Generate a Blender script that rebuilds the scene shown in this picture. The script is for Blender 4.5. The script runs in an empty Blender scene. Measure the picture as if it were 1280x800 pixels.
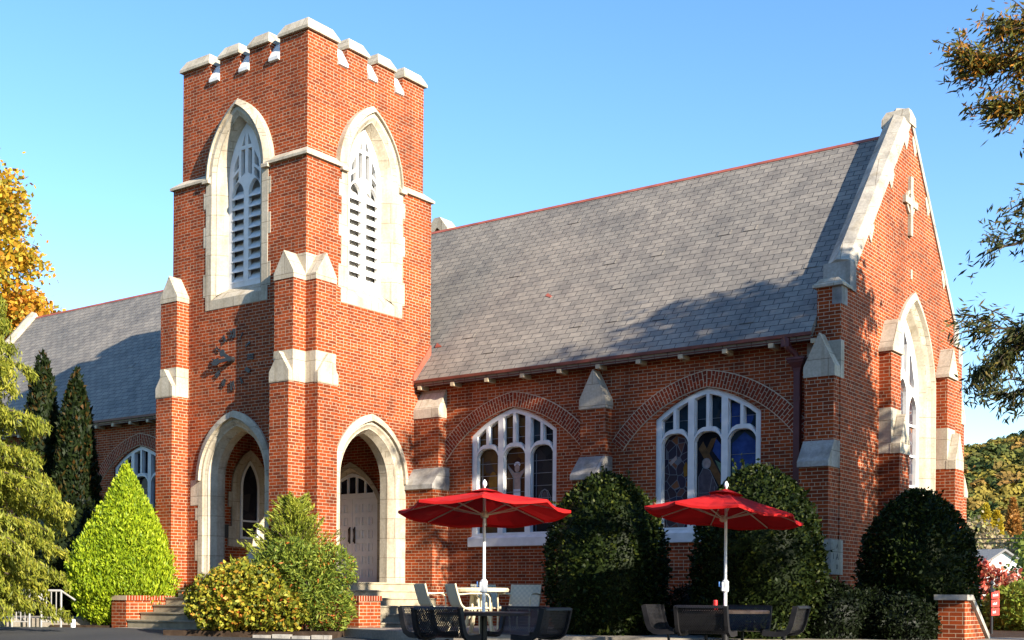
import bpy, bmesh, math, random
import numpy as np
from mathutils import Vector, Matrix
from mathutils.geometry import tessellate_polygon

random.seed(11)
rng = np.random.default_rng(7)
R = math.radians
scene = bpy.context.scene
COL = scene.collection

# ------------------------------------------------------------------ camera, sky, sun, exposure
EYE = Vector((18.848, -18.5, 0.70))
YAW = 0.6302
cd = bpy.data.cameras.new('camera')
cam = bpy.data.objects.new('camera', cd)
COL.objects.link(cam)
cam.matrix_world = (Matrix.Translation(EYE) @ Matrix.Rotation(YAW, 4, 'Z') @ Matrix.Rotation(R(90), 4, 'X')
                    @ Matrix.Rotation(0.0076, 4, 'Z'))
cd.sensor_width = 36.0
cd.lens = 1568.8 / 1280 * 36
cd.shift_y = (746.2 - 400) / 1280
cd.clip_end = 4000
scene.camera = cam

SUN_EL, SUN_AZ = R(22.6), math.atan2(1.0, -0.225)
world = bpy.data.worlds.new('World')
scene.world = world
world.use_nodes = True
wn = world.node_tree
sky = wn.nodes.new('ShaderNodeTexSky')
sky.sky_type = 'NISHITA'
sky.sun_disc = False
sky.sun_elevation = SUN_EL
sky.sun_rotation = SUN_AZ
sky.air_density = 1.0
sky.dust_density = 0.05
sky.ozone_density = 1.6
bg = wn.nodes['Background']
hs = wn.nodes.new('ShaderNodeHueSaturation')
hs.inputs['Hue'].default_value = 0.507
hs.inputs['Saturation'].default_value = 1.26
wn.links.new(sky.outputs[0], hs.inputs['Color'])
wn.links.new(hs.outputs[0], bg.inputs[0])
bg.inputs[1].default_value = 0.122

sd = bpy.data.lights.new('sun', 'SUN')
sd.energy = 5.0
sd.angle = R(0.5)
sd.color = (1.0, 0.90, 0.76)
sun = bpy.data.objects.new('sun', sd)
COL.objects.link(sun)
SUN = Vector((1, -0.225, 0.425)).normalized()
sun.rotation_euler = SUN.to_track_quat('Z', 'Y').to_euler()
sun.location = (30, -10, 30)

scene.view_settings.view_transform = 'Standard'
scene.view_settings.look = 'None'
scene.view_settings.gamma = 1.0
scene.view_settings.exposure = 1.42
scene.view_settings.use_curve_mapping = False

# ------------------------------------------------------------------ materials
MATS = {}

class NT:
    """small helper around one material's node tree"""
    def __init__(self, name, rough=0.8, spec=0.3):
        self.m = bpy.data.materials.new(name)
        self.m.use_nodes = True
        self.t = self.m.node_tree
        self.p = self.t.nodes['Principled BSDF']
        self.p.inputs['Roughness'].default_value = rough
        self.p.inputs['Specular IOR Level'].default_value = spec
        MATS[name] = self.m
    def n(self, kind, **kw):
        nd = self.t.nodes.new('ShaderNode' + kind)
        for k, v in kw.items():
            setattr(nd, k, v)
        return nd
    def l(self, a, b):
        self.t.links.new(a, b)
    def noise(self, scale, detail=3.0, vec=None):
        nd = self.n('TexNoise')
        nd.inputs['Scale'].default_value = scale
        nd.inputs['Detail'].default_value = detail
        if vec is None:
            vec = self.pos()
        self.l(vec, nd.inputs['Vector'])
        return nd.outputs['Fac']
    def pos(self):
        if not hasattr(self, '_pos'):
            self._pos = self.n('NewGeometry').outputs['Position']
        return self._pos
    def uv(self):
        return self.n('TexCoord').outputs['UV']
    def ramp(self, fac, stops):
        nd = self.n('ValToRGB')
        e = nd.color_ramp.elements
        while len(e) < len(stops):
            e.new(0.5)
        for el, (p, c) in zip(e, stops):
            el.position = p
            el.color = (*c, 1)
        self.l(fac, nd.inputs[0])
        return nd.outputs[0]
    def mix(self, a, b, fac=1.0, mode='MULTIPLY'):
        nd = self.n('Mix', data_type='RGBA', blend_type=mode)
        for s, v in ((nd.inputs[0], fac), (nd.inputs[6], a), (nd.inputs[7], b)):
            if hasattr(v, 'is_output'):
                self.l(v, s)
            else:
                s.default_value = v if isinstance(v, (int, float)) else (*v, 1)
        return nd.outputs[2]
    def color(self, c):
        if hasattr(c, 'is_output'):
            self.l(c, self.p.inputs['Base Color'])
        else:
            self.p.inputs['Base Color'].default_value = (*c, 1)
        return self
    def bump(self, h, strength=0.3, dist=0.01):
        b = self.n('Bump')
        b.inputs['Strength'].default_value = strength
        b.inputs['Distance'].default_value = dist
        self.l(h, b.inputs['Height'])
        self.l(b.outputs[0], self.p.inputs['Normal'])
        return self

def brick_mat(name, c1, c2, mort, width, row, mortar, header=True, patch=0.35, rough=0.85, bumpd=0.008, spec=0.15):
    t = NT(name, rough, spec)
    uv = t.uv()
    b = t.n('TexBrick')
    b.offset = 0.5; b.offset_frequency = 2
    b.squash = 0.5 if header else 1.0
    b.squash_frequency = 7 if header else 1
    b.inputs['Scale'].default_value = 1.0
    b.inputs['Color1'].default_value = (*c1, 1)
    b.inputs['Color2'].default_value = (*c2, 1)
    b.inputs['Mortar'].default_value = (*mort, 1)
    b.inputs['Mortar Size'].default_value = mortar
    b.inputs['Mortar Smooth'].default_value = 0.15
    b.inputs['Bias'].default_value = -0.25
    b.inputs['Brick Width'].default_value = width
    b.inputs['Row Height'].default_value = row
    t.l(uv, b.inputs['Vector'])
    n1 = t.ramp(t.noise(0.55, 4), [(0.3, (1 - patch,) * 3), (0.7, (1.12, 1.08, 1.04))])
    n2 = t.ramp(t.noise(9.0, 3), [(0.3, (0.82, 0.82, 0.82)), (0.75, (1.1, 1.1, 1.1))])
    mp = t.n('Mapping'); mp.inputs['Scale'].default_value = (1.6, 1.6, 0.22)
    t.l(t.pos(), mp.inputs[0])
    n3 = t.ramp(t.noise(1.5, 5, mp.outputs[0]), [(0.28, (0.72, 0.72, 0.74)), (0.55, (1.0, 1.0, 1.0))])
    c = t.mix(t.mix(t.mix(b.outputs['Color'], n1), n2), n3)
    t.color(c)
    inv = t.n('Math', operation='SUBTRACT'); inv.inputs[0].default_value = 1
    t.l(b.outputs['Fac'], inv.inputs[1])
    t.bump(inv.outputs[0], 0.55, bumpd)
    return t.m

brick_mat('brick', (0.36, 0.064, 0.013), (0.13, 0.026, 0.010), (0.52, 0.40, 0.27), 0.213, 0.0677, 0.0056)
brick_mat('arch_brick', (0.30, 0.046, 0.014), (0.14, 0.024, 0.011), (0.56, 0.43, 0.30), 0.213, 0.073, 0.0075, header=False)
brick_mat('slate', (0.265, 0.238, 0.196), (0.19, 0.174, 0.148), (0.040, 0.038, 0.037), 0.30, 0.165, 0.0085, header=False,
          patch=0.22, rough=0.62, bumpd=0.012, spec=0.35)
brick_mat('concrete_step', (0.42, 0.37, 0.26), (0.36, 0.32, 0.23), (0.2, 0.18, 0.14), 3.0, 9.0, 0.004, header=False, patch=0.45)

def stone(name, base, dark, joint=(0.78, 0.44)):
    t = NT(name, 0.85, 0.2)
    b = t.n('TexBrick')
    b.offset = 0.5
    b.inputs['Scale'].default_value = 1
    b.inputs['Color1'].default_value = (1, 1, 1, 1)
    b.inputs['Color2'].default_value = (0.88, 0.87, 0.85, 1)
    b.inputs['Mortar'].default_value = (0.45, 0.41, 0.36, 1)
    b.inputs['Mortar Size'].default_value = 0.006
    b.inputs['Brick Width'].default_value = joint[0]
    b.inputs['Row Height'].default_value = joint[1]
    t.l(t.uv(), b.inputs['Vector'])
    c = t.ramp(t.noise(2.2, 6), [(0.32, dark), (0.6, base)])
    c = t.mix(c, b.outputs['Color'])
    c = t.mix(c, t.ramp(t.noise(22, 3), [(0.35, (0.85,) * 3), (0.7, (1.06,) * 3)]))
    mp = t.n('Mapping'); mp.inputs['Scale'].default_value = (3.5, 3.5, 0.5)
    t.l(t.pos(), mp.inputs[0])
    c = t.mix(c, t.ramp(t.noise(1.6, 6, mp.outputs[0]), [(0.28, (0.76, 0.72, 0.66)), (0.5, (1.0, 1.0, 1.0))]))
    t.color(c)
    t.bump(t.noise(30, 4), 0.25, 0.01)
    return t.m
stone('limestone', (0.53, 0.465, 0.355), (0.42, 0.365, 0.275))
stone('coping_stone', (0.50, 0.45, 0.36), (0.30, 0.275, 0.235), (0.9, 0.9))
stone('weathered_stone', (0.42, 0.395, 0.35), (0.20, 0.19, 0.18), (1.4, 0.9))

def plain(name, c, rough=0.5, spec=0.4, metal=0.0, var=0.0, scale=6.0, bump=0.0):
    t = NT(name, rough, spec)
    t.p.inputs['Metallic'].default_value = metal
    if var:
        t.color(t.mix(c, t.ramp(t.noise(scale, 5), [(0.3, (1 - var,) * 3), (0.7, (1 + var * 0.3,) * 3)])))
    else:
        t.color(c)
    if bump:
        t.bump(t.noise(scale * 4, 4), bump, 0.01)
    return t.m
plain('white_paint', (0.70, 0.69, 0.66), 0.5, 0.35, var=0.14, scale=5)
plain('door_paint', (0.80, 0.80, 0.80), 0.45, 0.35, var=0.08)
plain('sill_stone', (0.70, 0.69, 0.66), 0.7, 0.25, var=0.2, scale=4)
plain('mortar', (0.54, 0.42, 0.30), 0.9, 0.1, var=0.2)
plain('gutter_metal', (0.15, 0.04, 0.026), 0.5, 0.3, var=0.3)
plain('copper', (0.36, 0.095, 0.055), 0.5, 0.4, var=0.35, scale=3)
plain('maroon_metal', (0.11, 0.028, 0.026), 0.45, 0.4, var=0.2)
plain('rafter_wood', (0.46, 0.37, 0.24), 0.6, 0.3)
plain('soffit', (0.12, 0.035, 0.025), 0.7, 0.2)
plain('black_iron', (0.018, 0.018, 0.02), 0.45, 0.45)
plain('plaque_bronze', (0.05, 0.055, 0.05), 0.4, 0.5, 0.4)
plain('lead', (0.17, 0.175, 0.185), 0.5, 0.4)
plain('white_metal', (0.82, 0.82, 0.80), 0.35, 0.5)
plain('cream_plastic', (0.64, 0.55, 0.37), 0.45, 0.4, var=0.06)
plain('dark_coated', (0.016, 0.015, 0.016), 0.42, 0.35)
plain('table_brown', (0.05, 0.036, 0.03), 0.35, 0.4)
plain('grey_metal', (0.34, 0.33, 0.31), 0.45, 0.5, var=0.15)
plain('sign_red', (0.62, 0.035, 0.022), 0.5, 0.4)
plain('can_red', (0.6, 0.02, 0.02), 0.4, 0.5)
plain('blue_plastic', (0.1, 0.25, 0.6), 0.4, 0.5)
plain('paint_yellow', (0.75, 0.55, 0.04), 0.6, 0.3)
plain('bark', (0.10, 0.075, 0.055), 0.9, 0.1, var=0.5, scale=14, bump=0.8)
plain('soil', (0.055, 0.036, 0.024), 0.95, 0.1, var=0.5, scale=7, bump=0.8)
plain('engraved', (0.16, 0.14, 0.12), 0.8, 0.1)
plain('house_wall', (0.72, 0.70, 0.66), 0.8, 0.2)
plain('house_roof', (0.24, 0.23, 0.22), 0.8, 0.2, var=0.2)
plain('wire_black', (0.03, 0.03, 0.03), 0.6, 0.2)

t = NT('asphalt', 0.85, 0.25)
c = t.ramp(t.noise(0.5, 6), [(0.3, (0.036, 0.036, 0.038)), (0.7, (0.062, 0.060, 0.058))])
t.color(t.mix(c, t.ramp(t.noise(60, 3), [(0.35, (0.65,) * 3), (0.75, (1.5,) * 3)])))
t.bump(t.noise(80, 3), 0.5, 0.01)
t = NT('concrete', 0.85, 0.2)
t.color(t.mix(t.ramp(t.noise(0.9, 6), [(0.3, (0.22, 0.19, 0.15)), (0.7, (0.34, 0.30, 0.24))]),
              t.ramp(t.noise(25, 3), [(0.3, (0.8,) * 3), (0.7, (1.1,) * 3)])))
t = NT('lawn_ground', 0.95, 0.1)
t.color(t.ramp(t.noise(1.3, 6), [(0.3, (0.035, 0.06, 0.014)), (0.7, (0.10, 0.12, 0.03))]))
t.bump(t.noise(30, 4), 0.8, 0.03)
t = NT('hill_ground', 0.95, 0.05)
t.color(t.ramp(t.noise(0.02, 6), [(0.3, (0.03, 0.045, 0.012)), (0.7, (0.085, 0.075, 0.02))]))

def leafmat(name, stops, rough=0.55, trans=0.25, spec=0.25, tint=None):
    t = NT(name, rough, spec)
    g = t.n('NewGeometry')
    c = t.ramp(g.outputs['Random Per Island'], stops)
    nz = t.ramp(t.noise(0.9, 2), [(0.3, (0.72, 0.78, 0.75)), (0.7, (1.2, 1.15, 1.1))])
    c = t.mix(c, nz)
    t.color(c)
    tr = t.n('BsdfTranslucent')
    t.l(c, tr.inputs[0])
    mx = t.n('MixShader')
    mx.inputs[0].default_value = trans
    t.l(t.p.outputs[0], mx.inputs[1]); t.l(tr.outputs[0], mx.inputs[2])
    t.l(mx.outputs[0], t.t.nodes['Material Output'].inputs[0])
    return t.m
leafmat('lime_conifer', [(0, (0.13, 0.21, 0.010)), (0.5, (0.30, 0.40, 0.014)), (1, (0.44, 0.50, 0.025))], trans=0.3)
leafmat('juniper_leaf', [(0, (0.14, 0.18, 0.02)), (0.6, (0.26, 0.30, 0.03)), (1, (0.36, 0.36, 0.05))], trans=0.3)
leafmat('euonymus_leaf', [(0, (0.06, 0.085, 0.010)), (0.45, (0.20, 0.21, 0.018)), (0.8, (0.38, 0.34, 0.035)), (0.96, (0.42, 0.23, 0.03)), (1, (0.45, 0.06, 0.02))], trans=0.25)
leafmat('nandina_leaf', [(0, (0.07, 0.11, 0.015)), (0.6, (0.18, 0.24, 0.03)), (0.95, (0.30, 0.33, 0.05)), (0.985, (0.42, 0.14, 0.02)), (1, (0.5, 0.09, 0.02))], trans=0.3)
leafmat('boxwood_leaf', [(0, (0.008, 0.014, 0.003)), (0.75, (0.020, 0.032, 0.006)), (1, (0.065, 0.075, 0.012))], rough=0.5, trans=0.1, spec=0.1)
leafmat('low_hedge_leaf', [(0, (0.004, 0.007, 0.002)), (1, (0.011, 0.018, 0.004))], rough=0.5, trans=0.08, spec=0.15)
leafmat('sunny_hedge_leaf', [(0, (0.08, 0.13, 0.015)), (0.6, (0.19, 0.25, 0.03)), (1, (0.34, 0.36, 0.06))], trans=0.3)
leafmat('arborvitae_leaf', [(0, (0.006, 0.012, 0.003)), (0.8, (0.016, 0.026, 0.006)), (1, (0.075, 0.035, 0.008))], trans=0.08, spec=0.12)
leafmat('cedar_leaf', [(0, (0.10, 0.125, 0.014)), (0.5, (0.22, 0.24, 0.022)), (1, (0.36, 0.34, 0.045))], trans=0.3)
leafmat('maple_leaf', [(0, (0.40, 0.17, 0.014)), (0.4, (0.52, 0.29, 0.018)), (0.75, (0.48, 0.34, 0.03)), (1, (0.18, 0.20, 0.03))], trans=0.35)
leafmat('orange_maple_leaf', [(0, (0.44, 0.15, 0.015)), (0.5, (0.54, 0.27, 0.02)), (0.85, (0.50, 0.33, 0.03)), (1, (0.20, 0.21, 0.03))], trans=0.35)
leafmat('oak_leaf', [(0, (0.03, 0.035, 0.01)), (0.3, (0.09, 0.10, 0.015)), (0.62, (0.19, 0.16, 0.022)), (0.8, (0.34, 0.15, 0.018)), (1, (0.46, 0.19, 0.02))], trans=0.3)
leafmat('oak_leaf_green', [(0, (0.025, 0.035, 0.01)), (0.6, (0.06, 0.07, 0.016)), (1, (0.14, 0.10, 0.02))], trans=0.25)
leafmat('dogwood_leaf', [(0, (0.38, 0.06, 0.04)), (0.5, (0.50, 0.12, 0.08)), (0.85, (0.42, 0.20, 0.12)), (1, (0.36, 0.26, 0.16))], trans=0.35)
leafmat('green_tree_leaf', [(0, (0.09, 0.13, 0.02)), (1, (0.24, 0.27, 0.05))], trans=0.3)
leafmat('larch_leaf', [(0, (0.42, 0.30, 0.02)), (1, (0.58, 0.44, 0.04))], trans=0.3)
leafmat('rust_leaf', [(0, (0.26, 0.11, 0.025)), (1, (0.44, 0.22, 0.05))], trans=0.3)
leafmat('pale_leaf', [(0, (0.26, 0.20, 0.12)), (0.6, (0.34, 0.26, 0.16)), (1, (0.30, 0.30, 0.10))], trans=0.3)

# forest: colour by crown position
t = NT('forest_leaf', 0.8, 0.1)
v = t.n('TexVoronoi'); v.inputs['Scale'].default_value = 0.11
t.l(t.pos(), v.inputs['Vector'])
sp = t.n('SeparateColor'); t.l(v.outputs['Color'], sp.inputs[0])
c = t.ramp(sp.outputs[0], [(0, (0.035, 0.055, 0.016)), (0.3, (0.08, 0.09, 0.02)), (0.55, (0.18, 0.15, 0.025)), (0.75, (0.22, 0.12, 0.032)), (0.88, (0.06, 0.08, 0.02)), (1, (0.24, 0.18, 0.028))])
g = t.n('NewGeometry')
t.color(t.mix(c, t.ramp(g.outputs['Random Per Island'], [(0, (0.65,) * 3), (1, (1.25,) * 3)])))

# umbrella canvas
t = NT('red_canvas', 0.75, 0.15)
cv = t.mix((0.50, 0.014, 0.013), t.ramp(t.noise(3, 3), [(0.3, (0.85,) * 3), (0.7, (1.08,) * 3)]))
t.color(cv)
tr = t.n('BsdfTranslucent'); tr.inputs[0].default_value = (0.42, 0.008, 0.007, 1)
mx = t.n('MixShader'); mx.inputs[0].default_value = 0.18
t.l(t.p.outputs[0], mx.inputs[1]); t.l(tr.outputs[0], mx.inputs[2])
t.l(mx.outputs[0], t.t.nodes['Material Output'].inputs[0])

# expanded metal with real holes
def mesh_metal(name, col, pitch, hole):
    t = NT(name, 0.4, 0.5)
    t.color(col)
    s = t.n('SeparateXYZ'); t.l(t.uv(), s.inputs[0])
    k = 2 * math.pi / pitch
    def wave(sgn):
        a = t.n('Math', operation='MULTIPLY_ADD'); a.inputs[1].default_value = sgn * 0.8
        t.l(s.outputs[1], a.inputs[0]); t.l(s.outputs[0], a.inputs[2])
        b = t.n('Math', operation='MULTIPLY'); b.inputs[1].default_value = k
        t.l(a.outputs[0], b.inputs[0])
        cc = t.n('Math', operation='COSINE'); t.l(b.outputs[0], cc.inputs[0])
        return cc.outputs[0]
    ad = t.n('Math', operation='ADD'); t.l(wave(1), ad.inputs[0]); t.l(wave(-1), ad.inputs[1])
    gt = t.n('Math', operation='GREATER_THAN'); gt.inputs[1].default_value = hole
    t.l(ad.outputs[0], gt.inputs[0])
    tp = t.n('BsdfTransparent')
    mx = t.n('MixShader')
    t.l(gt.outputs[0], mx.inputs[0]); t.l(t.p.outputs[0], mx.inputs[1]); t.l(tp.outputs[0], mx.inputs[2])
    t.l(mx.outputs[0], t.t.nodes['Material Output'].inputs[0])
    return t.m
mesh_metal('black_mesh', (0.016, 0.015, 0.016), 0.034, 0.95)

# sling fabric on the cream chairs
t = NT('cream_sling', 0.7, 0.2)
s = t.n('TexChecker'); s.inputs['Scale'].default_value = 22
s.inputs['Color1'].default_value = (0.63, 0.55, 0.39, 1); s.inputs['Color2'].default_value = (0.52, 0.46, 0.34, 1)
t.l(t.uv(), s.inputs['Vector']); t.color(s.outputs[0])

# stained glass
def glass(name, stops, scale, rough=0.12, leads=False):
    t = NT(name, rough, 0.09)
    v = t.n('TexVoronoi'); v.inputs['Scale'].default_value = scale
    t.l(t.pos(), v.inputs['Vector'])
    sp = t.n('SeparateColor'); t.l(v.outputs['Color'], sp.inputs[0])
    c = t.ramp(sp.outputs[0], stops)
    if leads:
        e = t.n('TexVoronoi'); e.feature = 'DISTANCE_TO_EDGE'; e.inputs['Scale'].default_value = scale; t.l(t.pos(), e.inputs['Vector'])
        c = t.mix((0.13, 0.13, 0.14), c, t.ramp(e.outputs['Distance'], [(0.025, (0, 0, 0)), (0.05, (1, 1, 1))]), 'MIX')
    t.color(c)
    t.bump(t.noise(9, 2), 0.15, 0.01)
    return t.m
glass('glass_brown', [(0, (0.035, 0.014, 0.010)), (0.5, (0.055, 0.026, 0.012)), (0.9, (0.09, 0.045, 0.014)), (1, (0.03, 0.03, 0.04))], 3.0)
glass('glass_smoke', [(0, (0.008, 0.008, 0.012)), (0.6, (0.016, 0.016, 0.02)), (1, (0.035, 0.03, 0.03))], 3.0)
glass('glass_night', [(0, (0.010, 0.010, 0.016)), (1, (0.025, 0.025, 0.035))], 5.0)
glass('glass_teal', [(0, (0.012, 0.022, 0.030)), (0.6, (0.025, 0.042, 0.055)), (1, (0.035, 0.04, 0.04))], 4.0)
glass('glass_mixed', [(0, (0.025, 0.018, 0.030)), (0.4, (0.055, 0.035, 0.035)), (0.75, (0.03, 0.03, 0.05)), (0.9, (0.20, 0.075, 0.03)), (1, (0.09, 0.08, 0.09))], 6.0, leads=True)
plain('glass_blue', (0.035, 0.065, 0.20), 0.15, 0.1, var=0.35, scale=7)
plain('glass_green', (0.14, 0.24, 0.16), 0.15, 0.12, var=0.5, scale=8)
plain('glass_skin', (0.34, 0.25, 0.22), 0.2, 0.12, var=0.3, scale=12)
plain('glass_white', (0.62, 0.62, 0.68), 0.2, 0.12, var=0.2, scale=9)
plain('glass_beam', (0.14, 0.07, 0.03), 0.2, 0.12, var=0.4, scale=9)
plain('glass_amber', (0.22, 0.11, 0.02), 0.2, 0.12, var=0.3, scale=6)
plain('glass_robe', (0.10, 0.075, 0.085), 0.2, 0.12, var=0.4, scale=9)

# ------------------------------------------------------------------ mesh builder
class MB:
    def __init__(self):
        self.v, self.f, self.m, self.uvf = [], [], [], {}
    def add(self, verts, faces, mi=0):
        o = len(self.v)
        self.v += [tuple(p) for p in verts]
        for f in faces:
            self.f.append([i + o for i in f]); self.m.append(mi)
    def box(self, x0, x1, y0, y1, z0, z1, mi=0):
        self.add([(x0, y0, z0), (x1, y0, z0), (x1, y1, z0), (x0, y1, z0), (x0, y0, z1), (x1, y0, z1), (x1, y1, z1), (x0, y1, z1)],
                 [(3, 2, 1, 0), (4, 5, 6, 7), (0, 1, 5, 4), (1, 2, 6, 5), (2, 3, 7, 6), (3, 0, 4, 7)], mi)
    def prism(self, pts, vec, mi=0):
        """closed polygon (list of 3D points) extruded by vec"""
        n = len(pts)
        vec = Vector(vec)
        a = [Vector(p) for p in pts]; b = [p + vec for p in a]
        tri = tessellate_polygon([a])
        fs = [tuple(t_) for t_ in tri] + [tuple(i + n for i in t_) for t_ in tri]
        if n <= 4:
            fs = [tuple(range(n)), tuple(range(n, 2 * n))]
        fs += [(i, (i + 1) % n, (i + 1) % n + n, i + n) for i in range(n)]
        self.add(a + b, fs, mi)
    def loft(self, loops, closed=True, caps=False, mi=0):
        n = len(loops[0]); o = []
        for lp in loops: o += list(lp)
        fs = []
        for k in range(len(loops) - 1):
            for i in range(n if closed else n - 1):
                j = (i + 1) % n
                fs.append((k * n + i, k * n + j, (k + 1) * n + j, (k + 1) * n + i))
        if caps:
            fs.append(tuple(range(n))); fs.append(tuple((len(loops) - 1) * n + i for i in range(n)))
        self.add(o, fs, mi)
    def tube(self, path, rad, seg=8, caps=True, mi=0):
        path = [Vector(p) for p in path]
        if isinstance(rad, (int, float)): rad = [rad] * len(path)
        loops = []
        up = Vector((0, 0, 1))
        for i, p in enumerate(path):
            d = (path[min(i + 1, len(path) - 1)] - path[max(i - 1, 0)]).normalized()
            a = d.cross(up)
            if a.length < 1e-3: a = d.cross(Vector((1, 0, 0)))
            a.normalize(); b = d.cross(a)
            loops.append([p + (a * math.cos(2 * math.pi * k / seg) + b * math.sin(2 * math.pi * k / seg)) * rad[i] for k in range(seg)])
        self.loft(loops, True, caps, mi)
    def lathe(self, prof, cx, cy, seg=20, mi=0):
        loops = [[(cx + r * math.cos(2 * math.pi * k / seg), cy + r * math.sin(2 * math.pi * k / seg), z) for k in range(seg)] for r, z in prof]
        self.loft(loops, True, True, mi)
    def panel(self, fr, outer, holes, d0, d1, back=True, mi=0):
        """flat panel in frame fr with holes; front at depth d0, back at d1"""
        loops = [outer] + list(holes)
        tri = tessellate_polygon([[Vector((u, z, 0)) for u, z in lp] for lp in loops])
        flat = [p for lp in loops for p in lp]
        fr_pts = [fr(u, d0, z) for u, z in flat]
        bk_pts = [fr(u, d1, z) for u, z in flat]
        n = len(flat)
        fs = [tuple(t_) for t_ in tri]
        if back: fs += [tuple(i + n for i in t_) for t_ in tri]
        o = 0
        for lp in loops:
            m_ = len(lp)
            for i in range(m_):
                a, b = o + i, o + (i + 1) % m_
                fs.append((a, b, b + n, a + n))
            o += m_
        self.add(fr_pts + bk_pts, fs, mi)
    def build(self, name, mat, parent=None, origin=None, smooth=False, recalc=True):
        if origin is None:
            origin = root_origin(parent)
        me = bpy.data.meshes.new(name)
        me.from_pydata(self.v, [], self.f)
        mats = mat if isinstance(mat, (list, tuple)) else [mat]
        for m_ in mats: me.materials.append(MATS[m_])
        me.polygons.foreach_set('material_index', self.m)
        if recalc:
            bm = bmesh.new(); bm.from_mesh(me)
            bmesh.ops.remove_doubles(bm, verts=bm.verts, dist=1e-5)
            bmesh.ops.recalc_face_normals(bm, faces=bm.faces)
            bm.to_mesh(me); bm.free()
        uvl = me.uv_layers.new(name='UVMap')
        arr = np.zeros(len(me.loops) * 2)
        vs = [v_.co.copy() for v_ in me.vertices]
        Z = Vector((0, 0, 1))
        custom = getattr(self, 'uvfun', None)
        for p in me.polygons:
            nn = p.normal
            if custom is None:
                if abs(nn.z) > 0.93:
                    U, V = Vector((1, 0, 0)), Vector((0, 1, 0))
                else:
                    U = Z.cross(nn).normalized(); V = nn.cross(U)
                    if U.x < -0.5 or (abs(U.x) <= 0.5 and U.y < 0): U = -U
                    if V.z < 0: V = -V
            for li in p.loop_indices:
                co = vs[me.loops[li].vertex_index]
                if custom is None:
                    arr[2 * li] = co.dot(U) + 20; arr[2 * li + 1] = co.dot(V) + 20
                else:
                    arr[2 * li], arr[2 * li + 1] = custom(co)
        uvl.data.foreach_set('uv', arr)
        if origin is not None and Vector(origin).length > 0:
            me.transform(Matrix.Translation(-Vector(origin)))
        if smooth:
            me.polygons.foreach_set('use_smooth', [True] * len(me.polygons))
        me.update()
        o = bpy.data.objects.new(name, me)
        COL.objects.link(o)
        if parent: o.parent = parent
        return o

def root_origin(o):
    while o is not None and o.parent: o = o.parent
    if o is None: return None
    return Vector(o.get('_o', (0, 0, 0)))

def tag(o, label=None, cat=None, group=None, kind=None):
    if label: o['label'] = label
    if cat: o['category'] = cat
    if group: o['group'] = group
    if kind: o['kind'] = kind
    return o
def thing(name, label, cat, loc=(0, 0, 0), rotz=0.0, group=None):
    o = bpy.data.objects.new(name, None)
    o.empty_display_size = 0.3
    COL.objects.link(o)
    o.location = loc; o.rotation_euler = (0, 0, rotz)
    return tag(o, label, cat, group)
def solo(mb, name, mat, label, cat, base, group=None, smooth=False):
    """a top-level thing that is one mesh; base is its origin"""
    o = mb.build(name, mat, None, origin=base, smooth=smooth)
    o.location = base
    return tag(o, label, cat, group)
def wthing(name, label, cat, loc, group=None):
    """thing whose children are authored in world coordinates"""
    o = thing(name, label, cat, loc, 0, group)
    ORIG[o.name] = Vector(loc)
    return o
ORIG = {}
def root_origin(o):
    while o is not None and o.parent: o = o.parent
    return ORIG.get(o.name, Vector((0, 0, 0))) if o is not None else None
def copy_tree(o, parent=None):
    c = o.copy(); COL.objects.link(c)
    if parent: c.parent = parent
    for ch in list(o.children): copy_tree(ch, c)
    return c

# depth along the view direction on the ground; the lot rises gently to the church
def depth(x, y): return (x - 18.848) * -0.5893 + (y + 18.5) * 0.8079
def side(x, y): return (x - 18.848) * 0.8079 + (y + 18.5) * 0.5893
def xy(s, d): return (18.848 + 0.8079 * s - 0.5893 * d, -18.5 + 0.5893 * s + 0.8079 * d)
def gz(x, y):
    d = depth(x, y)
    return -0.028 * (26 - max(-25, d)) if d < 26 else 0.0

def arch_top(hw, zs, za, n=10, bulge=None):
    """pointed arch from (-hw,zs) over (0,za) to (hw,zs), end points included"""
    h = za - zs
    pts = []
    if h >= hw * 0.95:
        c_ = (h * h - hw * hw) / (2 * hw)
        r = hw + c_
        a1 = math.atan2(h, c_)
        for i in range(n + 1):
            a = a1 * i / n
            pts.append((-(r * math.cos(a) - c_), zs + r * math.sin(a)))
    else:
        b = 0.1 if bulge is None else bulge
        L = math.hypot(hw, h); nx, nz = -h / L, hw / L
        for i in range(n + 1):
            s_ = i / n
            k = 4 * s_ * (1 - s_) * b * L
            pts.append((-hw + hw * s_ + nx * k, zs + h * s_ + nz * k))
    pts[-1] = (0.0, za)
    return pts + [(-u, z) for u, z in reversed(pts[:-1])]
def arch_path(c, hw, z0, zs, za, n=10, bulge=None):
    a = arch_top(hw, zs, za, n, bulge)
    return [(c - hw, z0)] + [(c + u, z) for u, z in a] + [(c + hw, z0)]
def F_front(y): return lambda u, d, z: (u, y - d, z)          # wall facing -Y, depth outward
def F_east(x): return lambda u, d, z: (x + d, u, z)           # wall facing +X
def sweep(mb, fr, stations, mi=0):
    """stations: list of (2D path, depth); lofted open strips"""
    mb.loft([[fr(u, d, z) for u, z in p] for p, d in stations], closed=False, mi=mi)

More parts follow.
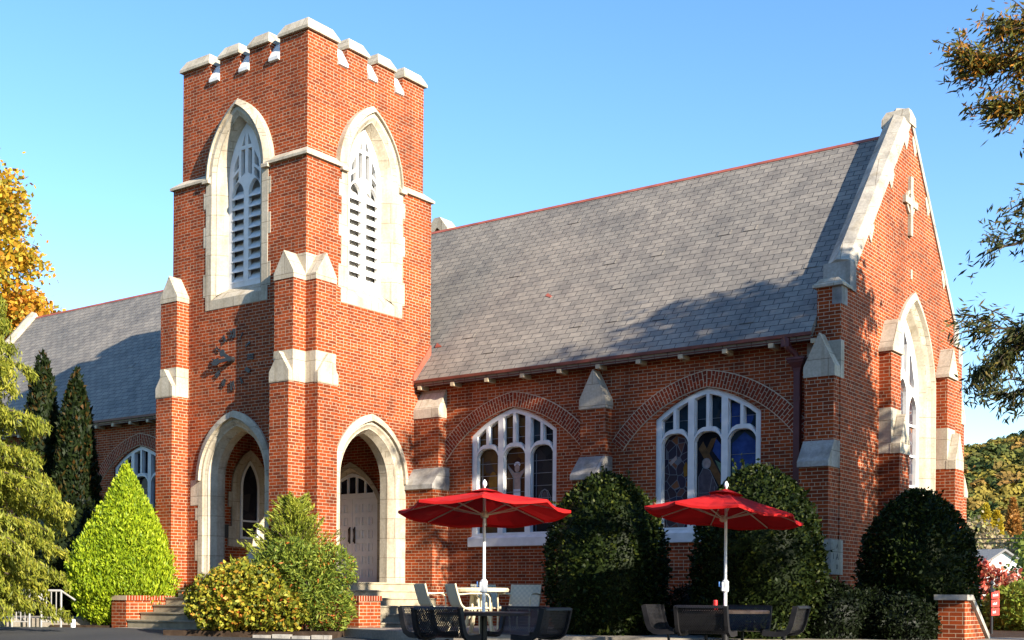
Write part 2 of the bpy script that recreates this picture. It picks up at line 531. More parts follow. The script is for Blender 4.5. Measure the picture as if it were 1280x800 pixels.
# ------------------------------------------------------------------ leaves
def leaf_obj(name, C, A, B, mat, parent=None, origin=None, extra=None):
    """one mesh of rhombic leaves: centres C, half-length vectors A, half-width vectors B (numpy n x 3)"""
    n = len(C)
    if origin is None: origin = root_origin(parent)
    org = np.array(origin if origin is not None else (0, 0, 0), float)
    P = np.empty((n, 4, 3))
    P[:, 0] = C - A; P[:, 1] = C + B; P[:, 2] = C + A; P[:, 3] = C - B
    V = P.reshape(-1, 3) - org
    Fi = np.arange(n * 4, dtype=np.int32)
    ev = ef = None
    me = bpy.data.meshes.new(name)
    nv, nl, npol = n * 4, n * 4, n
    if extra is not None:
        ev = np.array(extra.v, float).reshape(-1, 3) - org
        ls = [f for f in extra.f]
        fl = np.array([i + nv for f in ls for i in f], dtype=np.int32)
        tot = np.array([len(f) for f in ls], dtype=np.int32)
        V = np.vstack([V, ev]); 
        starts = np.concatenate([np.arange(n) * 4, nl + np.concatenate([[0], np.cumsum(tot)[:-1]])]).astype(np.int32)
        totals = np.concatenate([np.full(n, 4), tot]).astype(np.int32)
        Fi = np.concatenate([Fi, fl])
    else:
        starts = (np.arange(n) * 4).astype(np.int32)
        totals = np.full(n, 4, dtype=np.int32)
    me.vertices.add(len(V)); me.vertices.foreach_set('co', V.ravel())
    me.loops.add(len(Fi)); me.loops.foreach_set('vertex_index', Fi)
    me.polygons.add(len(starts)); me.polygons.foreach_set('loop_start', starts); me.polygons.foreach_set('loop_total', totals)
    me.update(calc_edges=True)
    me.validate()
    me.materials.append(MATS[mat])
    o = bpy.data.objects.new(name, me)
    COL.objects.link(o)
    if parent: o.parent = parent
    return o

def unit(a): return a / np.maximum(np.linalg.norm(a, axis=1, keepdims=True), 1e-9)
def leaf_frames(n, axis, spread, L, W, jl=0.35):
    """random leaf axes around given axis (n x 3)"""
    a = unit(unit(axis) + rng.normal(0, spread, (n, 3)))
    r = rng.normal(0, 1, (n, 3))
    b = unit(np.cross(a, r))
    s = (1 + rng.uniform(-jl, jl, (n, 1)))
    return a * L * 0.5 * s, b * W * 0.5 * s

def dome(name, label, cat, base, prof, n, L, W, mat, jitter=0.07, lump=0.06, group=None, seed=0, tuft=0.0, shoots=0, axis='out', spread=0.7, hull=0.9, sx=1.0, sy=1.0):
    """clipped shrub: surface of revolution prof [(z,r)..] covered by leaves, over a closed inner twig hull"""
    bx, by, bz = base
    zs = np.array([p[0] for p in prof]); rs = np.array([p[1] for p in prof])
    # sample by area
    tt = np.linspace(0, 1, 400)
    zi = np.interp(tt, np.linspace(0, 1, len(zs)), zs); ri = np.interp(tt, np.linspace(0, 1, len(rs)), rs)
    seg = np.hypot(np.diff(zi), np.diff(ri)) * (ri[1:] + ri[:-1] + 0.02)
    cdf = np.concatenate([[0], np.cumsum(seg)]); cdf /= cdf[-1]
    q = np.interp(rng.uniform(0, 1, n), cdf, tt)
    z = np.interp(q, np.linspace(0, 1, len(zs)), zs); r = np.interp(q, np.linspace(0, 1, len(rs)), rs)
    th = rng.uniform(0, 2 * math.pi, n)
    ph = rng.uniform(0, 6.28, 8)
    def lumps(th, z):
        return (np.sin(3 * th + ph[0] + 1.3 * z) + np.sin(5 * th + ph[1] - 2.1 * z) + np.sin(2 * th + ph[2] + 3.7 * z) + np.sin(8 * th + ph[3] + 5 * z) * 0.7
                + np.sin(13 * th + ph[4] + 9 * z) * 0.5 + np.sin(4 * th + ph[5] + 15 * z) * 0.5) / 3
    k = 1 + lump * lumps(th, z) + rng.normal(0, jitter, n) * 0.5 - np.abs(rng.normal(0, jitter, n)) * 0.6
    r2 = r * k
    if tuft:      # small upright tufts with gaps between them
        k = k + tuft * (np.sin(21 * th + 3 * np.sin(7 * z + ph[6])) * np.sin(9 * z + 2.5 * np.sin(11 * th + ph[7])) - 0.25); r2 = r * k
    C = np.stack([bx + sx * r2 * np.cos(th), by + sy * r2 * np.sin(th), bz + z + rng.normal(0, jitter * 0.4, n)], 1)
    dz = np.interp(q, tt[:-1], np.diff(zi)); dr = np.interp(q, tt[:-1], np.diff(ri))
    nrm = np.stack([np.cos(th) * dz, np.sin(th) * dz, -dr], 1)
    nrm = unit(nrm)
    if axis == 'up': ax = nrm * 0.5 + np.array([0, 0, 1.0])
    else: ax = nrm
    A, B = leaf_frames(n, ax, spread, L, W)
    for _ in range(shoots):     # stray shoots that missed the shears
        i_ = int(rng.integers(0, n)); m2 = 14
        d2 = unit((nrm[i_:i_ + 1] + rng.normal(0, 0.35, (1, 3)) + np.array([[0, 0, 0.35]])))
        c2 = C[i_] + d2 * rng.uniform(0, 1, (m2, 1)) * rng.uniform(0.10, 0.24) + rng.normal(0, 0.012, (m2, 3))
        a2, b2 = leaf_frames(m2, np.repeat(d2, m2, 0), 0.6, L, W)
        C = np.vstack([C, c2]); A = np.vstack([A, a2]); B = np.vstack([B, b2])
    hb = MB()
    sg = 24
    loops = []
    for i in np.linspace(0, 1, 10):
        zz = float(np.interp(i, np.linspace(0, 1, len(zs)), zs)); rr = float(np.interp(i, np.linspace(0, 1, len(rs)), rs))
        lp = []
        for k_ in range(sg):
            a = 2 * math.pi * k_ / sg
            kk = hull + lump * float(lumps(np.array(a), np.array(zz)))
            lp.append((bx + sx * rr * kk * math.cos(a), by + sy * rr * kk * math.sin(a), bz + zz * (0.97 if i > 0.5 else 1)))
        loops.append(lp)
    hb.loft(loops, True, True)
    o = leaf_obj(name, C, A, B, mat, None, base, hb)
    o.location = base
    return tag(o, label, cat, group)

# ================================================================== ground
def grid_sheet(name, s0, s1, d0, d1, zoff, mat, ns=2, extra_d=()):
    mb = MB()
    ds = sorted(set([d0, d1] + [d for d in (-25, 26) if d0 < d < d1] + list(extra_d)))
    ss = np.linspace(s0, s1, ns)
    for i in range(len(ds) - 1):
        for j in range(len(ss) - 1):
            q = []
            for s_, d_ in ((ss[j], ds[i]), (ss[j + 1], ds[i]), (ss[j + 1], ds[i + 1]), (ss[j], ds[i + 1])):
                x, y = xy(s_, d_)
                q.append((x, y, gz(x, y) + zoff))
            mb.add(q, [(0, 1, 2, 3)])
    return tag(mb.build(name, mat), kind='structure')
grid_sheet('ground', -1500, 1500, -300, 2500, -0.03, 'lawn_ground')
grid_sheet('parking_lot', -40, 40, -28, 26.15, -0.004, 'asphalt')

# pavement slab between the lot and the planting bed
def slab(name, pts, ztop, mat, down=0.5):
    mb = MB()
    a = [(x, y, ztop(x, y)) for x, y in pts]
    mb.prism(a, (0, 0, -down))
    return tag(mb.build(name, mat), kind='structure')
def wz(x, y): return 0.085 - 0.006 * max(0, 23 - depth(x, y))
WB0, WB1 = (6.15, 0.58), (13.6, 3.83)        # back edge of the pavement
slab('pavement', [(2.12, -1.15), (5.6, -2.0), (7.7, -1.55), (12.3, 0.35), (17.0, 2.2), (17.0, 5.2), WB1, WB0, (4.4, 0.35), (2.9, 0.1), (2.12, -0.5)], wz, 'concrete')
slab('path_by_the_steps', [(-3.35, -2.16), (-0.4, -2.16), (-0.4, -1.9), (-3.35, -1.9)], lambda x, y: 0.0, 'concrete', 0.2)
slab('terrace', [(2.2, 0.1), (2.9, 0.1), (4.4, 0.35), (5.0, 0.45), (5.0, 2.6), (4.6, 3.5), (2.2, 3.5)], lambda x, y: 0.07, 'concrete', 0.3)
mb = MB()
bedp = [WB0, (13.6, 3.83), (13.6, 12.0), (10.2, 12.0), (10.2, 3.5), (5.05, 3.5), (5.05, 0.5)]
mb.prism([(x, y, 0.05) for x, y in bedp], (0, 0, -0.3))
tag(mb.build('planting_bed', 'soil'), kind='structure')
mb = MB()
mb.prism([(x, y, 0.03) for x, y in [(-0.35, -3.3), (2.75, -2.0), (2.0, -0.62), (0.2, -0.62), (-0.35, -0.7)]], (0, 0, -0.3))
tag(mb.build('corner_planting_bed', 'soil'), kind='structure')
mb = MB()
mb.prism([(x, y, 0.02) for x, y in [(-20, 3.5), (-3.95, 3.5), (-3.95, -1.85), (-5.3, -2.4), (-9, 0.2), (-20, 0.2)]], (0, 0, -0.3))
tag(mb.build('left_planting_bed', 'soil'), kind='structure')
# kerb stones edging the corner bed
for k in range(4):
    f0, f1 = 0.56 + k * 0.11, 0.56 + (k + 0.9) * 0.11
    a = Vector((-0.4, -3.42, 0)).lerp(Vector((2.85, -2.1, 0)), f0); b = Vector((-0.4, -3.42, 0)).lerp(Vector((2.85, -2.1, 0)), f1)
    dirv = (b - a).normalized(); nv = Vector((-dirv.y, dirv.x, 0)) * 0.13
    zb = gz(a.x, a.y)
    m_ = MB(); m_.prism([(a.x, a.y, zb - 0.1), (b.x, b.y, zb - 0.1), (b.x + nv.x, b.y + nv.y, zb - 0.1), (a.x + nv.x, a.y + nv.y, zb - 0.1)], (0, 0, 0.15 + 0.02 * (k % 2)))
    solo(m_, 'kerb_stone', 'weathered_stone', 'low tan kerb stone edging the bed under the mixed green shrubs', 'kerb stone', (a.x, a.y, zb - 0.1), 'kerb stones round the corner shrub bed')

# ================================================================== the church
CH = wthing('church', 'red brick church with square battlemented tower, slate roof and arched windows', 'church', (0, 2, 0))
P_ = CH

def poly_rect(u0, u1, z0, z1): return [(u0, z0), (u1, z0), (u1, z1), (u0, z1)]

# ---- tower walls
TX0, TX1, TY0, TY1 = -4.09, 0.14, -0.14, 3.86
UX0, UX1, UY0, UY1 = -3.95, 0.0, 0.0, 3.72
BZ = 9.90                       # wall break at the string course
cL, cR = -1.985, 1.87           # window and arch centres on the two seen faces
def shift(path, z): return path
def wall_hole_lower(c):
    # door arch hole + belfry hole up to the break
    return [arch_path(c, 1.06, 0.0 + 0.02, 3.2, 4.52, 8)]
tw = MB()
def notch_outer(u0, u1, c, hw):
    return [(u0, -0.3), (u1, -0.3), (u1, BZ), (c + hw, BZ), (c + hw, 7.1), (c - hw, 7.1), (c - hw, BZ), (u0, BZ)]
tw.panel(F_front(TY0), notch_outer(TX0, TX1, cL, 0.84), wall_hole_lower(-2.0), 0, -0.42)
tw.panel(F_east(TX1), notch_outer(TY0 + 0.42, TY1, cR, 0.84), wall_hole_lower(1.86), 0, -0.42)
tw.panel(F_east(TX0 + 0.42), poly_rect(TY0 + 0.42, TY1, -0.3, BZ), [], 0, -0.42)
tw.panel(F_front(TY1 - 0.42), poly_rect(TX0 + 0.42, TX1 - 0.42, 5.0, BZ), [], 0, -0.42)
tw.build('tower_wall', 'brick', P_)
tu = MB()
def notch_top(u0, u1, c):
    a = arch_top(0.86, 9.9, 11.3, 8)
    return [(u0, BZ), (c - 0.86, BZ)] + [(c + u, z) for u, z in a[1:-1]] + [(c + 0.86, BZ), (u1, BZ), (u1, 12.02), (u0, 12.02)]
tu.panel(F_front(UY0), notch_top(UX0, UX1, cL), [], 0, -0.36)
tu.panel(F_east(UX1), notch_top(UY0 + 0.36, UY1, cR), [], 0, -0.36)
tu.panel(F_east(UX0 + 0.36), poly_rect(UY0 + 0.36, UY1, BZ, 12.02), [], 0, -0.36)
tu.panel(F_front(UY1 - 0.36), poly_rect(UX0 + 0.36, UX1 - 0.36, BZ, 12.02), [], 0, -0.36)
tu.box(UX0 + 0.36, UX1 - 0.36, UY0 + 0.36, UY1 - 0.36, 11.5, 11.65)
upper = tu.build('belfry_wall', 'brick', P_)

# merlons and caps
MZ0, MZ1 = 12.02, 12.47
def spans(a, b, g0):
    return g0
mxs = [(-3.95, -3.03), (-2.72, -2.07), (-1.77, -1.13), (-0.83, 0.0)]
mys = [(0.0, 0.88), (1.17, 1.81), (2.10, 2.70), (2.98, 3.72)]
def frustum_cap(mb, x0, x1, y0, y1, z, oh=0.065, e=0.06, h=0.27, inset=0.115):
    a = (x0 - oh, x1 + oh, y0 - oh, y1 + oh)
    L0 = [(a[0], a[2], z), (a[1], a[2], z), (a[1], a[3], z), (a[0], a[3], z)]
    L1 = [(p[0], p[1], z + e) for p in L0]
    L2 = [(a[0] + inset, a[2] + inset, z + h), (a[1] - inset, a[2] + inset, z + h), (a[1] - inset, a[3] - inset, z + h), (a[0] + inset, a[3] - inset, z + h)]
    mb.loft([L0, L1, L2], True, True)
def inset_poly(P, d):
    """rectilinear CCW polygon moved inwards by d"""
    n = len(P); out = []
    for k in range(n):
        a, b, c = Vector(P[k - 1]), Vector(P[k]), Vector(P[(k + 1) % n])
        n1 = Vector((-(b - a).y, (b - a).x)).normalized(); n2 = Vector((-(c - b).y, (c - b).x)).normalized()
        out.append(tuple(b + (n1 + n2) * d))
    return out
def poly_cap(mb, P, z, oh=0.065, e=0.06, h=0.27, inset=0.115):
    a = inset_poly(P, -oh); b = inset_poly(P, inset - oh)
    lo = [(x, y, z) for x, y in a]; md = [(x, y, z + e) for x, y in a]; hi = [(x, y, z + h) for x, y in b]
    n = len(P); tri = [tuple(t_) for t_ in tessellate_polygon([[Vector((x, y, 0)) for x, y in b]])]
    mb.loft([lo, md, hi], True, False)
    mb.add(lo, tri); mb.add(hi, tri)
T_ = 0.36
def merlon(rects, capr):
    m_ = MB()
    for (x0, x1, y0, y1) in rects: m_.box(x0, x1, y0, y1, MZ0 + 0.001, MZ1)
    o = m_.build('merlon', 'brick', P_)
    c_ = MB()
    if isinstance(capr[0], tuple) and len(capr[0]) == 4:
        for k, (x0, x1, y0, y1) in enumerate(capr): frustum_cap(c_, x0, x1, y0, y1, MZ1 + 0.002 + 0.003 * k)
    else: poly_cap(c_, capr, MZ1 + 0.002)
    c_.build('merlon_cap', 'limestone', o)
for (a, b) in mxs[1:3]:
    merlon([(a, b, 0, T_)], [(a + .05, b - .05, 0, T_)]); merlon([(a, b, UY1 - T_, UY1)], [(a, b, UY1 - T_, UY1)])
for (a, b) in mys[1:3]:
    merlon([(-T_, 0, a, b)], [(-T_, 0, a + .05, b - .05)]); merlon([(UX0, UX0 + T_, a, b)], [(UX0, UX0 + T_, a, b)])
merlon([(mxs[3][0], 0, 0, T_), (-T_, 0, T_ + .002, mys[0][1])], [(mxs[3][0] + .05, 0), (0, 0), (0, mys[0][1] - .05), (-T_, mys[0][1] - .05), (-T_, T_), (mxs[3][0] + .05, T_)])
merlon([(UX0, mxs[0][1], 0, T_), (UX0, UX0 + T_, T_ + .002, mys[0][1])], [(UX0, 0), (mxs[0][1] - .05, 0), (mxs[0][1] - .05, T_), (UX0 + T_, T_), (UX0 + T_, mys[0][1]), (UX0, mys[0][1])])
merlon([(mxs[3][0], -T_ - .002, UY1 - T_, UY1), (-T_, 0, mys[3][0], UY1)], [(0, mys[3][0] + .05), (0, UY1), (mxs[3][0], UY1), (mxs[3][0], UY1 - T_), (-T_, UY1 - T_), (-T_, mys[3][0] + .05)])
merlon([(UX0 + T_ + .002, mxs[0][1], UY1 - T_, UY1), (UX0, UX0 + T_, mys[3][0], UY1)], [(UX0, mys[3][0]), (UX0 + T_, mys[3][0]), (UX0 + T_, UY1 - T_), (mxs[0][1], UY1 - T_), (mxs[0][1], UY1), (UX0, UY1)])
def crenel(fr, u0, u1):
    m_ = MB()
    prof = [(0.05, 12.04), (0.05, 12.11), (-0.15, 12.45), (-0.36, 12.45), (-0.36, 12.024), (0.0, 12.024)]
    m_.prism([fr(u0 + 0.004, d, z) for d, z in prof], Vector(fr(u1 - 0.004, 0, 0)) - Vector(fr(u0 + 0.004, 0, 0)))
    m_.build('crenel_sill', 'sill_stone', P_)
for k in range(3):
    crenel(F_front(0), mxs[k][1], mxs[k + 1][0]); crenel(F_east(0), mys[k][1], mys[k + 1][0])
    crenel(lambda u, d, z: (u, UY1 + d, z), mxs[k][1], mxs[k + 1][0]); crenel(lambda u, d, z: (UX0 - d, u, z), mys[k][1], mys[k + 1][0])

# string course round the tower, broken by the belfry windows
def course(fr, u0, u1, e0, e1, name='string_course'):
    """profile 0.2 high on the lower face; e0/e1 mitre extension at ends"""
    def lp(u, e):
        # depth measured from lower face
        return [fr(u + e * 0, 0.0, 9.80), fr(u + e * 0.06, 0.06, 9.80), fr(u + e * 0.06, 0.06, 9.855), fr(u - e * 0.14, -0.14, 10.02), fr(u - e * 0.2, -0.2, 10.02), fr(u - e * 0.2, -0.2, 9.80)]
    m_ = MB(); m_.loft([lp(u0, e0), lp(u1, e1)], True, True)
    m_.build(name, 'limestone', P_)
course(F_front(TY0), TX0, cL - 0.9, -1, 0); course(F_front(TY0), cL + 0.9, TX1, 0, 1)
course(F_east(TX1), TY0, cR - 0.9, -1, 0); course(F_east(TX1), cR + 0.9, TY1, 0, 1)
course(lambda u, d, z: (u, TY1 + d, z), TX0, TX1, -1, 1); course(lambda u, d, z: (TX0 - d, u, z), TY0, TY1, -1, 1)

# ---- belfry windows
def belfry(fr, c):
    """fr: frame on the lower face plane"""
    m_ = MB()
    n = 10
    O = lambda hw, z0, zs, za: arch_path(c, hw, z0, zs, za, n)
    sweep(m_, fr, [(O(0.985, 6.95, 9.85, 11.36), -0.30), (O(0.985, 6.95, 9.85, 11.36), 0.012), (O(0.80, 7.16, 9.85, 11.18), 0.012),
                   (O(0.72, 7.24, 9.83, 11.10), -0.05), (O(0.70, 7.26, 9.83, 11.08), -0.05), (O(0.555, 7.42, 9.8, 10.98), -0.27), (O(0.555, 7.42, 9.8, 10.98), -0.42)])
    # bottom band of the surround, with a weathered sill
    m_.prism([fr(c - 0.984, d, z) for d, z in ((0.010, 6.952), (0.010, 7.16), (-0.27, 7.43), (-0.42, 7.43), (-0.42, 6.952))], Vector(fr(1.968, 0, 0)) - Vector(fr(0, 0, 0)))
    # long-and-short blocks along the jambs
    for s_ in (-1, 1):
        for (z0, z1) in ((7.25, 7.75), (8.35, 8.8), (9.2, 9.55)):
            u0 = c + s_ * 0.97; u1 = c + s_ * 1.065
            m_.prism([fr(u0, 0.008, z0), fr(u1, 0.008, z0), fr(u1, 0.008, z1), fr(u0, 0.008, z1)], Vector(fr(0, -0.1, 0)) - Vector(fr(0, 0, 0)))
    w = m_.build('belfry_window', 'limestone', P_)
    # hood mould over the arch
    h = MB()
    A1 = [(c + u, z) for u, z in arch_top(1.03, 9.82, 11.43, 12)]; A0 = [(c + u, z) for u, z in arch_top(0.90, 9.82, 11.29, 12)]
    h.loft([[fr(u, -0.14, z) for u, z in A1], [fr(u, 0.0, z) for u, z in A1], [fr(u, 0.075, z) for u, z in A0], [fr(u, 0.01, z) for u, z in A0]], closed=False)
    for s_ in (-1, 1):
        h.prism([fr(c + s_ * 0.84, d, z) for d, z in ((0.0, 9.74), (0.09, 9.74), (0.09, 9.80), (0.0, 9.9))], Vector(fr(s_ * 0.20, 0, 0)) - Vector(fr(0, 0, 0)))
    h.build('hood_mould', 'limestone', w)
    # tracery panel
    tr_ = MB()
    lights = []
    for s_ in (-1, 1):
        lights.append(arch_path(c + s_ * 0.265, 0.19, 7.56, 9.45, 9.74, 5))
    holes = lights[:]
    for s_ in (-1, 1):
        holes.append([(c + s_ * 0.05, 9.90), (c + s_ * 0.17, 9.82), (c + s_ * 0.17, 10.42), (c + s_ * 0.05, 10.42)])
        holes.append([(c + s_ * 0.05, 10.50), (c + s_ * 0.15, 10.50), (c + s_ * 0.05, 10.75)])
        holes.append([(c + s_ * 0.25, 9.80), (c + s_ * 0.42, 9.62), (c + s_ * 0.42, 9.85), (c + s_ * 0.25, 9.98)])
        holes.append([(c + s_ * 0.25, 10.05), (c + s_ * 0.40, 9.94), (c + s_ * 0.38, 10.12), (c + s_ * 0.25, 10.34)])
    holes = [h_ if sum(h_[i][0] * h_[(i + 1) % len(h_)][1] - h_[(i + 1) % len(h_)][0] * h_[i][1] for i in range(len(h_))) > 0 else h_[::-1] for h_ in holes]
    tr_.panel(fr, arch_path(c, 0.56, 7.40, 9.80, 10.985, n), holes, -0.27, -0.36)
    tr_.build('tracery', 'white_paint', w)
    bk = MB(); bk.prism([fr(c - 0.54, -0.47, 7.42), fr(c + 0.54, -0.47, 7.42), fr(c + 0.54, -0.47, 10.9), fr(c - 0.54, -0.47, 10.9)], Vector(fr(0, -0.03, 0)) - Vector(fr(0, 0, 0)))
    bk.build('backing_board', 'grey_metal', w)
    for s_ in (-1, 1):
        for k in range(9):
            z = 7.53 + k * 0.228
            lv = MB()
            lv.prism([fr(c + s_ * 0.265 - 0.188, d, zz) for d, zz in ((-0.262, z), (-0.262, z + 0.022), (-0.44, z + 0.235), (-0.44, z + 0.213))], Vector(fr(0.376, 0, 0)) - Vector(fr(0, 0, 0)))
            lv.build('louver', 'white_paint', w)
    return w
belfry(F_front(TY0), cL)
belfry(F_east(TX1), cR)

# ---- angle buttresses and gablets
def gablet(mb, fr, u0, u1, d0, d1, zb, ze, za, oh=0.025):
    um = (u0 + u1) / 2
    pts = [(u0 - oh, zb), (u1 + oh, zb), (u1 + oh, ze), (um, za), (u0 - oh, ze)]
    mb.prism([fr(u, d1 + oh, z) for u, z in pts], Vector(fr(0, d0, 0)) - Vector(fr(0, d1 + oh, 0)))
def angle_buttress(fr, u0, u1, pu, pl):
    m_ = MB()
    m_.prism([fr(u0, d, z) for d, z in ((0, -0.3), (pl, -0.3), (pl, 5.08), (pu, 5.08), (pu, 7.2), (0, 7.2))], Vector(fr(u1 - u0, 0, 0)) - Vector(fr(0, 0, 0)))
    b_ = m_.build('buttress', 'brick', P_)
    c_ = MB(); gablet(c_, fr, u0, u1, -0.10, pu, 7.19, 7.32, 7.78, 0.012)
    c_.build('capstone', 'limestone', b_)
    c_ = MB(); gablet(c_, fr, u0, u1, pu - 0.02, pl, 5.065, 5.28, 5.69, 0.012)
    c_.build('capstone', 'limestone', b_)
    c_ = MB(); c_.prism([fr(u0 - .006, d, z) for d, z in ((-0.0, 5.075), (pu + .008, 5.075), (pu + .008, 5.72), (-0.0, 5.72))], Vector(fr(u1 - u0 + .012, 0, 0)) - Vector(fr(0, 0, 0)))
    c_.build('stone_band', 'limestone', b_)
angle_buttress(F_front(TY0), -0.415, 0.137, 0.35, 0.465)
angle_buttress(F_east(TX1), -0.137, 0.44, 0.295, 0.36)
angle_buttress(F_front(TY0), -4.083, -3.535, 0.33, 0.445)
angle_buttress(lambda u, d, z: (TX0 - d, u, z), -0.137, 0.42, 0.3, 0.36)

m_ = MB(); m_.prism([(-0.14, TY0 - 0.014), (TX1 + 0.014, TY0 - 0.014), (TX1 + 0.014, 0.14), (-0.14, 0.14)] and [(-0.14, TY0 - 0.014, 7.19), (TX1 + 0.014, TY0 - 0.014, 7.19), (TX1 + 0.014, 0.14, 7.19), (-0.14, 0.14, 7.19)], (0, 0, 0.58))
m_.build('corner_stone', 'limestone', P_)
# ---- porch arches
def porch_arch(fr, c):
    n = 10
    m_ = MB()
    O = lambda hw, zs, za: arch_path(c, hw, 0.0, zs, za, n)
    sweep(m_, fr, [(O(1.16, 3.25, 4.60), -0.2), (O(1.16, 3.25, 4.60), 0.012), (O(1.02, 3.25, 4.46), 0.012), (O(0.99, 3.25, 4.42), -0.02), (O(0.93, 3.25, 4.38), -0.05),
                   (O(0.90, 3.25, 4.36), -0.05), (O(0.80, 3.24, 4.27), -0.22), (O(0.80, 3.24, 4.27), -0.44)])
    for s_ in (-1, 1):
        for (z0, z1, e) in ((0.0, 0.95, 0.14), (1.45, 1.9, 0.10), (2.35, 2.62, 0.10), (2.68, 3.24, 0.26)):
            m_.prism([fr(c + s_ * 1.15, 0.008, z0), fr(c + s_ * (1.16 + e), 0.008, z0), fr(c + s_ * (1.16 + e), 0.008, z1), fr(c + s_ * 1.15, 0.008, z1)], Vector(fr(0, -0.1, 0)) - Vector(fr(0, 0, 0)))
    a_ = m_.build('porch_arch', 'limestone', P_)
    h = MB()
    A1 = [(c + u, z) for u, z in arch_top(1.21, 3.22, 4.68, 12)]; A0 = [(c + u, z) for u, z in arch_top(1.08, 3.22, 4.53, 12)]
    h.loft([[fr(u, -0.1, z) for u, z in A1], [fr(u, 0.05, z) for u, z in A1], [fr(u, 0.085, z) for u, z in A0], [fr(u, 0.01, z) for u, z in A0]], closed=False)
    h.build('hood_mould', 'limestone', a_)
porch_arch(F_front(TY0), -2.0)
porch_arch(F_east(TX1), 1.86)

# porch interior: floor, ceiling, west wall with lancet, back wall with the doors
PF = 1.0
m_ = MB(); m_.box(TX0 + 0.43, TX1 - 0.05, TY0 + 0.05, 3.56, -0.2, PF); m_.build('porch_floor', 'concrete_step', P_)
m_ = MB(); m_.box(TX0 + 0.43, TX1 - 0.43, TY0 + 0.43, TY1 - 0.43, 4.9, 5.0); m_.build('porch_ceiling', 'soffit', P_)
m_ = MB()
m_.panel(F_front(3.50), poly_rect(TX0 + 0.43, TX1 - 0.43, PF, 4.9), [arch_path(-2.03, 0.92, PF + 0.001, 2.95, 3.78, 6)], 0, -0.3)
m_.build('porch_wall', 'brick', P_)
dm = MB()
O = lambda hw, zs, za: arch_path(-2.03, hw, PF + 0.002, zs, za, 8)
sweep(dm, F_front(3.50), [(O(1.02, 2.95, 3.90), -0.05), (O(1.02, 2.95, 3.90), 0.015), (O(0.90, 2.95, 3.76), 0.015), (O(0.81, 2.95, 3.66), -0.12), (O(0.81, 2.95, 3.66), -0.28)])
dm.build('door_surround', 'limestone', P_)
# double doors
dfr = F_front(3.62)
def door_leaf(c0, c1, hx):
    m_ = MB()
    holes = []
    w = (c1 - c0)
    for i in range(3):
        for j in range(6):
            u0 = c0 + w * (0.13 + i * 0.26); z0 = 1.14 + j * 0.31
            holes.append(poly_rect(u0, u0 + w * 0.17, z0, z0 + 0.2))
    m_.panel(dfr, poly_rect(c0 + .006, c1 - .006, 1.03, 3.02), holes, 0.03, 0.004)
    m_.prism([dfr(c0 + .006, 0.003, 1.03), dfr(c1 - .006, 0.003, 1.03), dfr(c1 - .006, 0.003, 3.02), dfr(c0 + .006, 0.003, 3.02)], (0, 0.04, 0))
    for h_ in holes:
        u0, u1, z0, z1 = h_[0][0] + .025, h_[1][0] - .025, h_[0][1] + .025, h_[2][1] - .025
        m_.prism([dfr(u0, 0.02, z0), dfr(u1, 0.02, z0), dfr(u1, 0.02, z1), dfr(u0, 0.02, z1)], (0, 0.014, 0))
    o = m_.build('door', 'door_paint', P_)
    k = MB(); k.tube([dfr(hx, 0.03, 1.98), dfr(hx, 0.075, 2.0), dfr(hx, 0.075, 2.3), dfr(hx, 0.03, 2.32)], 0.016, 8)
    k.box(hx - .025, hx + .025, 3.62 - .034, 3.62 - .03, 1.95, 2.35)
    k.build('handle', 'black_iron', o)
door_leaf(-2.84, -2.03, -2.11); door_leaf(-2.03, -1.22, -1.95)
fl = MB()
fo = [(-2.03 - 0.81, 3.025)] + [(-2.03 + u, z) for u, z in arch_top(0.80, 3.06, 3.64, 8, 0.12)] + [(-2.03 + 0.81, 3.025)]
def fan_top(u):
    a = arch_top(0.72, 3.14, 3.55, 20, 0.12)
    xs = [p[0] for p in a]; zs = [p[1] for p in a]
    return float(np.interp(u, xs, zs))
holes = []
for i in range(5):
    u0 = -0.68 + i * 0.28; u1 = u0 + 0.24
    uu = np.linspace(u0, u1, 5)
    holes.append([(-2.03 + u0, 3.15), (-2.03 + u1, 3.15)] + [(-2.03 + float(u), max(3.18, fan_top(float(u)))) for u in uu[::-1]])
fl.panel(dfr, fo, holes, 0.05, -0.02)
fo_ = fl.build('fanlight', 'door_paint', P_)
g_ = MB(); g_.prism([dfr(u, 0.0, z) for u, z in [(-2.03 - 0.74, 3.12), (-2.03 + 0.74, 3.12), (-2.03 + 0.5, 3.4), (-2.03, 3.6), (-2.03 - 0.5, 3.4)]], (0, 0.01, 0))
g_.build('pane', 'glass_night', fo_)
# lancet in the west wall of the porch
wfr = F_east(TX0 + 0.425)
m_ = MB()
O = lambda hw, z0, zs, za: arch_path(1.80, hw, z0, zs, za, 8)
sweep(m_, wfr, [(O(0.56, 1.82, 3.2, 4.12), -0.01), (O(0.56, 1.82, 3.2, 4.12), 0.04), (O(0.42, 1.95, 3.2, 3.97), 0.04), (O(0.28, 2.02, 3.2, 3.86), 0.005)])
m_.prism([wfr(1.25, 0, 1.825), wfr(2.35, 0, 1.825), wfr(2.35, 0, 2.02), wfr(1.25, 0, 2.02)], (0.042, 0, 0))
for s_ in (-1, 1):
    for z0, z1 in ((1.83, 2.3), (2.75, 3.1)):
        m_.prism([wfr(1.8 + s_ * .55, 0, z0), wfr(1.8 + s_ * .66, 0, z0), wfr(1.8 + s_ * .66, 0, z1), wfr(1.8 + s_ * .55, 0, z1)], (0.036, 0, 0))
lw = m_.build('lancet_window', 'limestone', P_)
m_ = MB(); m_.panel(wfr, O(0.29, 2.0, 3.2, 3.87), [O(0.225, 2.07, 3.2, 3.78)[::1]], 0.03, 0.004)
